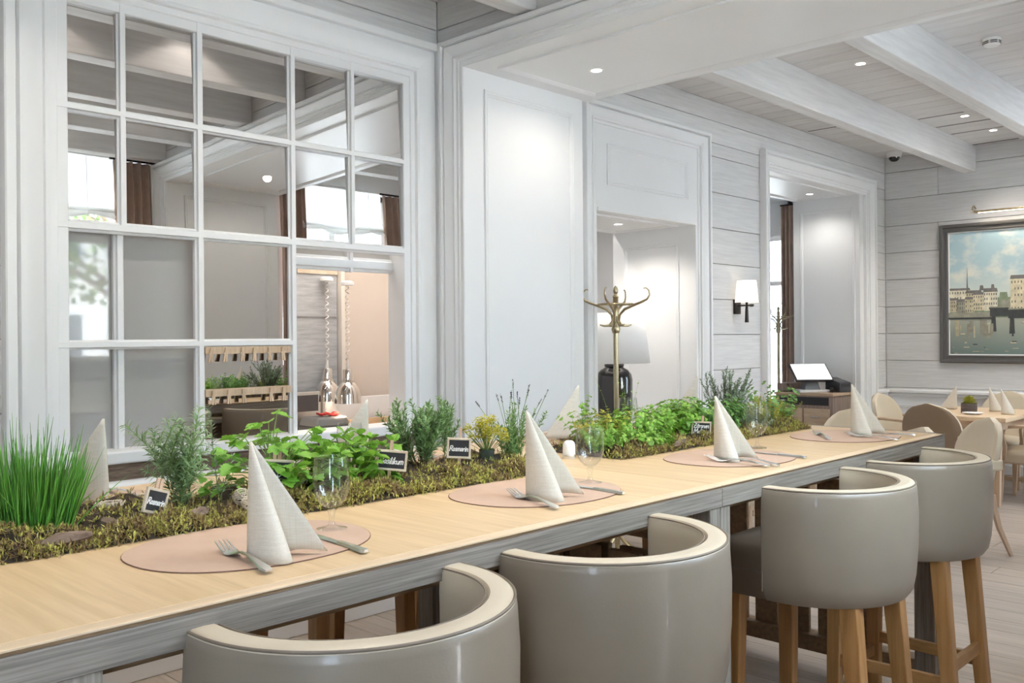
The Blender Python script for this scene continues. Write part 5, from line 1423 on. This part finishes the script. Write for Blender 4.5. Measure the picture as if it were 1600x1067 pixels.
al = bpy.data.lights.new('picture_light', 'AREA'); al.shape = 'RECTANGLE'; al.size = .03; al.size_y = 1.3; al.energy = 5; al.color = (1, .86, .68)
ao = bpy.data.objects.new('picture_light', al); C.objects.link(ao); ao.parent = pl_; ao.location = (-.118, 0, -.016); ao.rotation_euler = (0, R(25), 0)

# ------------------------------------------------------------------ wall sconce
sn = thing('wall_sconce', 'wall sconce with white tapered shade and black handle between the doorways', 'lamp', (6.775, RY, 1.70))
MB().box(-.045, -.022, -.075, .045, 0, .045).obj('wall_plate', M['blackmetal'], sn, bevel=.004)
MB().tube([(0, -.01, -.005), (0, -.14, -.005)], .007, 10).lathe([(0, -.018), (.010, -.016), (.012, 0), (.010, .016), (0, .018)], c=(0, -.145, -.005), n=14, axis='y').obj('arm', M['blackmetal'], sn, smooth=50)
MB().lathe([(.0, -.145), (.016, -.145), (.013, -.05), (.009, .012), (.012, .018), (.012, .030), (0, .032)], c=(0, -.10, 0), n=16).obj('handle', M['blackmetal'], sn, smooth=50)
MB().lathe([(.095, .018), (.078, .200)], c=(0, -.10, 0), n=32, cap=False).obj('lamp_shade', M['shade'], sn, smooth=60, solid=.002)
MB().lathe([(.0, .04), (.018, .06), (.022, .09), (.012, .12), (0, .125)], c=(0, -.10, 0), n=14).obj('bulb', emit('warm_bulb', (1, .84, .62), 7), sn, smooth=60)

# ------------------------------------------------------------------ table lamp in the first doorway
tl = thing('table_lamp', 'large black glazed jar lamp with white drum shade in the doorway', 'lamp', (5.60, 4.30, .76))
MB().lathe([(0, 0), (.105, 0), (.125, .02), (.138, .10), (.140, .36), (.132, .40), (.105, .432), (.075, .448), (.070, .455), (0, .456)], n=44).obj('jar', M['ceramic'], tl, smooth=45)
MB().lathe([(.0, .452), (.066, .452), (.074, .460), (.076, .470), (.070, .480), (.05, .484), (0, .485)], n=36).obj('collar', plain('dark_collar', (.06, .06, .06), .4), tl, smooth=45)
MB().lathe([(.275, .485), (.225, .865)], n=56, cap=False).obj('lamp_shade', M['shade_plain'], tl, smooth=60, solid=.003)
MB().lathe([(0, .485), (.012, .485), (.012, .70), (0, .70)], n=12).obj('stem', M['brass'], tl, smooth=50)
ck = thing('console_table', 'white console table carrying the black jar lamp inside doorway', 'table', (5.62, 4.36, 0))
MB().box(-.50, -.24, .72, .50, .24, .76).obj('top', M['white'], ck, bevel=.004)
MB().box(-.47, -.21, .60, .47, .21, .72).obj('frieze', M['white'], ck, bevel=.003)
for sx in (-1, 1):
    for sy in (-1, 1): MB().frustum((sx*.44, sy*.18, 0), .02, .02, (sx*.44, sy*.18, .60), .028, .028).obj('leg', M['white'], ck)

# ------------------------------------------------------------------ brass coat stands
def coat_stand(loc, label, k=1.0, spin=0.0):
    t = thing('coat_stand', label, 'coat stand', loc, spin, 'brass coat stands')
    Z = 1.78
    MB().tube([(0, 0, .05), (0, 0, Z-.24)], .017, 14).obj('pole', M['brass'], t, smooth=60)
    MB().lathe([(.0, Z-.31), (.022, Z-.31), (.030, Z-.285), (.024, Z-.265), (.019, Z-.25), (.017, Z-.08), (.022, Z-.075), (.010, Z-.055), (.016, Z-.045), (.018, Z-.030), (.012, Z-.012), (0, Z)], n=18).obj('finial', M['brass'], t, smooth=50)
    for i in range(4):
        a = i*PI/2+.35; c, s = math.cos(a), math.sin(a)
        P = lambda q, z: (c*q, s*q, Z+z)
        MB().tube([P(.018, -.24), P(.028, -.19), P(.060, -.155), (c*.12, s*.12, Z-.130), P(.180, -.108), P(.212, -.092), P(.228, -.065), P(.222, -.035), P(.205, -.020), P(.188, -.022)], [.008, .008, .009, .009, .008, .007, .006, .005, .0045, .004], 8).obj('upper_hook', M['brass'], t, smooth=60)
        a += PI/4; c, s = math.cos(a), math.sin(a)
        MB().tube([(c*.018, s*.018, Z-.20), (c*.026, s*.026, Z-.235), (c*.05, s*.05, Z-.262), (c*.09, s*.09, Z-.262), (c*.115, s*.115, Z-.255)], [.007, .008, .008, .007, .005], 8).obj('lower_hook', M['brass'], t, smooth=60)
    MB().tube([(.115*math.cos(x*PI/14), .115*math.sin(x*PI/14), Z-.122) for x in range(29)], .006, 8, cap=False).obj('ring', M['brass'], t, smooth=60)
    for i in range(4):
        a = i*PI/2; c, s = math.cos(a), math.sin(a)
        MB().tube([(c*.015, s*.015, .16), (c*.05, s*.05, .12), (c*.14, s*.14, .06), (c*.22, s*.22, .012)], [.010, .011, .010, .009], 8).obj('foot', M['brass'], t, smooth=60)
    return t
coat_stand((4.78, 3.655, 0), 'brass coat stand before the doorway with the black jar lamp')
coat_stand((9.66, 5.06, 0), 'brass coat stand in the further doorway in front of the bright window', spin=.5)

# ------------------------------------------------------------------ till station in the second doorway
cbn = thing('till_cabinet', 'low wooden cabinet with drawers in the second doorway', 'cabinet', (8.80, 4.03, 0))
M['walnut'] = wood('striped_wood', (.20, .145, .115), (.36, .27, .22), (16, 16, 1), 3, .5, .04, .05)
MB().box(0, 0, .05, .46, .62, .83).obj('body', M['walnut'], cbn, bevel=.003)
MB().box(-.015, -.012, .83, .475, .63, .858).obj('top', wood('cab_top', (.38, .26, .17), (.52, .38, .27), (14, 1, 14)), cbn, bevel=.003)
MB().box(-.004, .04, .735, .01, .58, .815).obj('open_slot', M['black'], cbn)
for z in (.50, .27):
    d = MB().box(-.014, .03, z, .002, .30, z+.20).obj('drawer', M['ash_h'], cbn, bevel=.003)
    MB().tube([(-.03, .12, z+.12), (-.03, .21, z+.12)], .006, 8).obj('handle', M['steel'], d, smooth=60)
    d = MB().box(-.014, .32, z, .002, .59, z+.20).obj('drawer', M['ash_h'], cbn, bevel=.003)
    MB().tube([(-.03, .41, z+.12), (-.03, .50, z+.12)], .006, 8).obj('handle', M['steel'], d, smooth=60)
mo = thing('till_screen', 'tilted white touch screen till standing on the wooden cabinet', 'monitor', (8.95, 4.33, .858), R(-40))
sl = Matrix.Translation((0, 0, .20)) @ Matrix.Rotation(R(-50), 4, 'X')
def TX(mb, m): mb.v = [tuple(m @ Vector(v)) for v in mb.v]; return mb
TX(MB().box(-.20, -.012, -.13, .20, .016, .13), sl).obj('housing', M['black'], mo, bevel=.006)
TX(MB().box(-.185, -.0135, -.115, .185, -.0115, .118), sl).obj('screen', emit('lit_screen', (.93, .97, 1.0), 1.15), mo)
MB().frustum((0, .02, .02), .09, .07, (0, .03, .17), .05, .03).obj('stand', plain('grey_plastic', (.20, .20, .21), .45), mo, bevel=.008)
MB().box(-.16, -.10, 0, .16, .10, .028).obj('base', plain('silver_plastic', (.62, .62, .62), .35), mo, bevel=.006)
pr = thing('receipt_printer', 'black receipt printer beside the till screen', 'printer', (9.13, 4.12, .858), R(-20))
MB().add([(-.08, -.10, 0), (.08, -.10, 0), (.08, .10, 0), (-.08, .10, 0), (-.08, -.10, .10), (.08, -.10, .10), (.08, .10, .15), (-.08, .10, .15)], [(0,3,2,1),(4,5,6,7),(0,1,5,4),(1,2,6,5),(2,3,7,6),(3,0,4,7)]).obj('body', plain('charcoal_plastic', (.055, .055, .06), .4), pr, bevel=.008)
MB().box(-.06, -.104, .055, .06, -.098, .085).obj('paper_slot', M['black'], pr)
MB().box(-.05, -.02, .1205, .05, .05, .1245).obj('lid_button', plain('grey_button', (.3, .3, .3), .4), pr)
hs = thing('handset', 'black corded handset lying between till screen and printer', 'phone', (9.02, 4.14, .858), R(30))
MB().tube([(-.07, 0, .02), (-.045, 0, .035), (0, 0, .042), (.045, 0, .035), (.07, 0, .02)], [.020, .016, .013, .016, .020], 10).obj('body', M['black'], hs, smooth=60)
MB().tube([(.07, 0, .012), (.10, .03, .006), (.07, .07, .006), (.0, .10, .02), (-.05, .12, .10)], .004, 6).obj('cord', M['white'], hs, smooth=60)
tb = thing('wooden_tray', 'brown wooden box on the left end of the till cabinet', 'box', (8.88, 4.57, .858))
MB().box(-.06, -.06, 0, .30, .07, .012).box(-.06, -.06, 0, .30, -.045, .09).box(-.06, .055, 0, .30, .07, .09).box(-.06, -.06, 0, -.045, .07, .09).box(.285, -.06, 0, .30, .07, .09).obj('box', M['walnut'], tb, bevel=.002)
MB().box(-.045, -.045, .012, .285, .055, .04).obj('napkin_stack', M['paper'], tb)

# ------------------------------------------------------------------ ceiling fittings
def downlight(x, y, z, label, w=None, col=(1, .905, .82), ang=120):
    t = thing('downlight', label, 'ceiling light', (x, y, z), 0, 'small recessed downlights')
    MB().lathe([(.030, -.0005), (.032, -.004), (.041, -.003), (.042, 0)], n=28, cap=False).obj('ring', M['paper'], t, smooth=40)
    MB().lathe([(0, -.0015), (.031, -.0015)], n=24, cap=False).obj('lens', M['led'], t)
    spot((0, 0, -.012), t, w, col, ang)
    return t
downlight(4.003, 3.181, ZS, 'downlight in the soffit of the big opening, close to the jamb', 12, (1, .9, .78), 160)
downlight(4.003, 1.20, ZS, 'downlight in the soffit of the big opening, toward the street windows', 12, (1, .9, .78), 160)
downlight(6.304, 2.665, CZ, 'downlight nearest the opening, between the two far room beams')
downlight(8.467, 2.665, CZ, 'downlight between the beams, in front of the black slot')
downlight(9.252, 2.665, CZ, 'downlight closest to the far wall and the black slot')
downlight(5.663, 4.30, DAZ, 'downlight in the ceiling of the doorway with the jar lamp', 32, (1, .92, .82), 145)
downlight(8.894, 4.30, DBZ, 'downlight in the ceiling of the doorway with the till', 16, (1, .95, .88), 140)
downlight(5.35, 5.35, 3.2, 'added downlight brightening the hall behind the doorway with the jar lamp', 60, (1, .95, .9), 140)  # unseen lamp, added because the hall wall came out too dark
downlight(7.30, 1.66, CZ, 'downlight beyond the second beam, over the open floor', 42)
downlight(8.45, 1.66, CZ, 'downlight beyond the second beam, above the armchair', 42)
for i, x in enumerate((.15, .95, 1.75, 2.60)):
    downlight(x, 2.73, CZ, 'downlight over the window side of the high table, %s in the row from the camera' % ('first', 'second', 'third', 'fourth')[i], 20, (1, .905, .82), 140)
for i, x in enumerate((.55, 1.35, 2.2, 3.0)):
    downlight(x, 1.53, CZ, 'downlight over the stool side of the high table, %s in the row from the camera' % ('first', 'second', 'third', 'fourth')[i], 30, (1, .88, .76), 75)
for x, w_ in ((.9, 'left'), (2.3, 'right')):
    downlight(x, 3.42, CZ, 'narrow downlight close to the glazed window wall, on its %s half' % w_, 26, (1, .88, .74), 46)
downlight(1.3, .90, CZ, 'downlight in the near room above the bar stools', 16)
downlight(2.5, .90, CZ, 'downlight in the near room by the street window pier', 16)
for (x0, y0, y1, th, lab) in ((9.815, 2.60, 3.03, .016, 'wide black slot diffuser at the far wall between beams'), (8.30, 2.62, 3.00, .007, 'thin black ceiling slot beside the middle downlight'), (8.75, 2.50, 3.00, .006, 'thin black ceiling slot between middle and last downlight'), (9.15, 2.55, 3.00, .006, 'thin black ceiling slot nearest the last downlight'),
                             (8.05, 3.13, 3.90, .007, 'thin black ceiling slot above the second doorway'), (7.60, 1.4, 1.9, .010, 'thin black ceiling slot beyond the second beam')):
    s = thing('slot_vent', lab, 'vent', (x0, (y0+y1)/2, CZ), 0, 'black ceiling slots')
    MB().box(-th, -(y1-y0)/2, -.004, th, (y1-y0)/2, .002).obj('slot', M['black'], s)
    MB().box(-th-.003, -(y1-y0)/2-.003, -.002, th+.003, (y1-y0)/2+.003, .001).obj('rim', M['ceil'], s)
for x in (2.95, 3.28):
    s = thing('slot_vent', 'small black ceiling slot in the near room, %s the opening wall' % ('further from' if x < 3 else 'nearer to'), 'vent', (x, 2.25, CZ), 0, 'black ceiling slots')
    MB().box(-.012, -.07, -.004, .012, .07, .002).obj('slot', M['black'], s)
sd = thing('smoke_detector', 'white round smoke detector with dark slits on the ceiling', 'smoke detector', (6.374, 1.84, CZ))
MB().lathe([(.0, -.002), (.055, -.002), (.056, -.012), (.050, -.018), (.050, -.040), (.040, -.050), (0, -.052)], n=36).obj('housing', M['paper'], sd, smooth=40)
for z in (-.025, -.036):
    for q in range(6):
        a0 = q*PI/3+.12
        MB().tube([(.0505*math.cos(a0+j*.2), .0505*math.sin(a0+j*.2), z) for j in range(5)], .003, 6).obj('slit', M['black'], sd, smooth=60)
dc = thing('dome_camera', 'small white dome camera with black lens in the ceiling corner', 'camera', (9.62, 3.72, CZ))
MB().lathe([(.0, 0), (.075, 0), (.078, -.02), (.068, -.052), (.055, -.056), (0, -.056)], n=36).obj('housing', M['paper'], dc, smooth=40)
MB().lathe([(.055, -.050), (.050, -.075), (.032, -.095), (0, -.102)], n=28, cap=False).obj('dome', plain('smoked_dome', (.012, .012, .014), .08, coat=.5), dc, smooth=60)

# ------------------------------------------------------------------ curtains and blinds on the street side
def curtain(x0, x1, y, z0, z1, label, along='x', cat='curtain'):
    t = thing('curtain', label, cat, ((x0+x1)/2, y, z0) if along == 'x' else (y, (x0+x1)/2, z0), 0, 'brown curtains')
    n = 80; rows = [0, .3, .7, .93, 1]; vs = []; fs = []; W = x1-x0; folds = max(3, round(W/.075)); r = random.Random(int(x0*100))
    ph = [r.uniform(-.5, .5) for _ in range(40)]
    for v in rows:
        for i in range(n+1):
            u = i/n; a = u*folds*2*PI + ph[int(u*20)]*.6*0
            d = .030*math.sin(a)+.012*math.sin(a*.5+1.3)*(1-v)
            p = (-W/2+W*u+.008*math.cos(a), d, (z1-z0)*v)
            vs.append(p if along == 'x' else (p[1], p[0], p[2]))
    for j in range(len(rows)-1):
        for i in range(n): fs.append((j*(n+1)+i, j*(n+1)+i+1, (j+1)*(n+1)+i+1, (j+1)*(n+1)+i))
    MB().add(vs, fs).obj('cloth', M['curtain'], t, smooth=180, solid=.003, fix=False)
    b = MB()
    if along == 'x': b.tube([(-W/2-.02, 0, z1-z0+.012), (W/2+.02, 0, z1-z0+.012)], .010, 10)
    else: b.tube([(0, -W/2-.02, z1-z0+.012), (0, W/2+.02, z1-z0+.012)], .010, 10)
    b.obj('rod', M['blackmetal'], t, smooth=60)
    return t
curtain(3.08, 3.42, .41, .02, 3.10, 'brown pleated curtain in the near room mirrored beside the opening')
curtain(4.60, 4.88, .41, .02, 3.10, 'brown pleated curtain mirrored just beyond the big opening')
curtain(5.80, 6.20, .41, .02, 3.10, 'brown pleated curtain mirrored at the right edge of the window')
curtain(5.56, 5.72, 11.03, .02, 3.12, 'brown curtain beside the bright window behind the second coat stand', 'y')
def blind(x0, x1, y, z1, drop, label):
    t = thing('roman_blind', label, 'blind', ((x0+x1)/2, y, z1), 0, 'white roman blinds')
    W = x1-x0; n = 36; prof = [(0, 0), (.004, -drop*.45), (.010, -drop*.80), (.030, -drop*.92), (.045, -drop*.98), (.020, -drop*1.0), (-.005, -drop*.95), (.020, -drop*.955), (.055, -drop*1.06), (.045, -drop*1.10), (.0, -drop*1.06), (-.012, -drop*1.0)]
    vs = []; fs = []; r = random.Random(int(x0*31))
    for i in range(n+1):
        u = i/n
        for j, (d, z) in enumerate(prof):
            s = j/(len(prof)-1)
            vs.append((-W/2+W*u, d+.006*math.sin(u*17+z*20)*s+.008*math.sin(u*9-z*25)*s, z+.022*math.sin(u*8+1)*s+.012*math.sin(u*21+j)*s))
    k = len(prof)
    for i in range(n):
        for j in range(k-1): fs.append((i*k+j, (i+1)*k+j, (i+1)*k+j+1, i*k+j+1))
    MB().add(vs, fs).obj('cloth', M['blind'], t, smooth=180, fix=False)
    MB().box(-W/2, -.015, 0, W/2, .015, .03).obj('head_rail', M['white'], t, bevel=.002)
    MB().tube([(W*.3, .06, 0), (W*.3, .062, -drop*1.1-.12)], .0018, 5).obj('cord', M['white'], t)
    return t
blind(1.97, 3.10, .36, 3.12, .46, 'white roman blind in the near room, half drawn, seen mirrored')
blind(4.84, 5.82, .36, 3.12, .40, 'white roman blind in the far room, seen mirrored through the opening')

# ------------------------------------------------------------------ trees and a pale house across the street
def tree(x, y, h, rad, seed, label):
    t = thing('street_tree', label, 'tree', (x, y, -.3), 0, 'trees outside the windows'); r = random.Random(seed)
    tr = MB(); tr.tube([(0, 0, 0), (.05, .03, h*.3), (-.03, .06, h*.55), (.1, 0, h*.85)], [.19, .16, .12, .05], 10)
    for i in range(9):
        a = r.uniform(0, 2*PI); z = h*r.uniform(.35, .7); tr.tube([(0, 0, z), (math.cos(a)*rad*.5, math.sin(a)*rad*.5, z+rad*.35), (math.cos(a)*rad*.9, math.sin(a)*rad*.9, z+rad*.5)], [.06, .04, .015], 6)
    tr.obj('trunk', M['bark'], t, smooth=60)
    lv = MB()
    for i in range(2600):
        d = rdir(r, -70, 90); q = Vector((0, 0, h*.68)) + Vector((d.x*rad, d.y*rad, d.z*rad*.85))*(r.random()**.35)
        leaf(lv, q, rdir(r, -60, 30), r.uniform(.14, .24), r.uniform(.08, .13))
    lv.obj('foliage', leafmat('tree_leaf', [(.05, .10, .03), (.09, .17, .05), (.14, .23, .07)], .6, .3) if 'tree' not in LEAF else LEAF['tree'], t, kind='stuff', fix=False)
LEAF['tree'] = leafmat('tree_leaf', [(.05, .10, .03), (.09, .17, .05), (.14, .23, .07)], .6, .3)
tree(2.1, -5.2, 5.2, 1.8, 2, 'leafy street tree mirrored in the milky window panes'); tree(6.5, -7.0, 6.0, 2.2, 3, 'leafy street tree outside the far room window')
tree(-2.5, -6.5, 6.0, 2.2, 6, 'leafy street tree outside the widest street window')
tree(17.0, 7.2, 2.6, 1.2, 4, 'dark shrub-like tree outside the bright rear window')
hb = thing('pale_house', 'pale rendered house across the street with rows of windows', 'building', (4, -17, -.3))
MB().box(-9, -3, 0, 9, 0, 6.0).obj('wall', plain('pale_render', (.70, .68, .64), .8), hb)
MB().box(-9.3, -3.3, 6.0, 9.3, .3, 6.3).obj('cornice', M['white'], hb)
for f in range(2):
    for k in range(8):
        wn = MB().box(-8+2.1*k, -.02, .9+2.8*f, -7+2.1*k, .06, 2.5+2.8*f).obj('window', M['white'], hb)
        MB().box(-7.92+2.1*k, .05, .98+2.8*f, -7.08+2.1*k, .075, 2.42+2.8*f).obj('pane', plain('dark_glass', (.06, .07, .08), .1) if (f, k) == (0, 0) else bpy.data.materials['dark_glass'], wn)
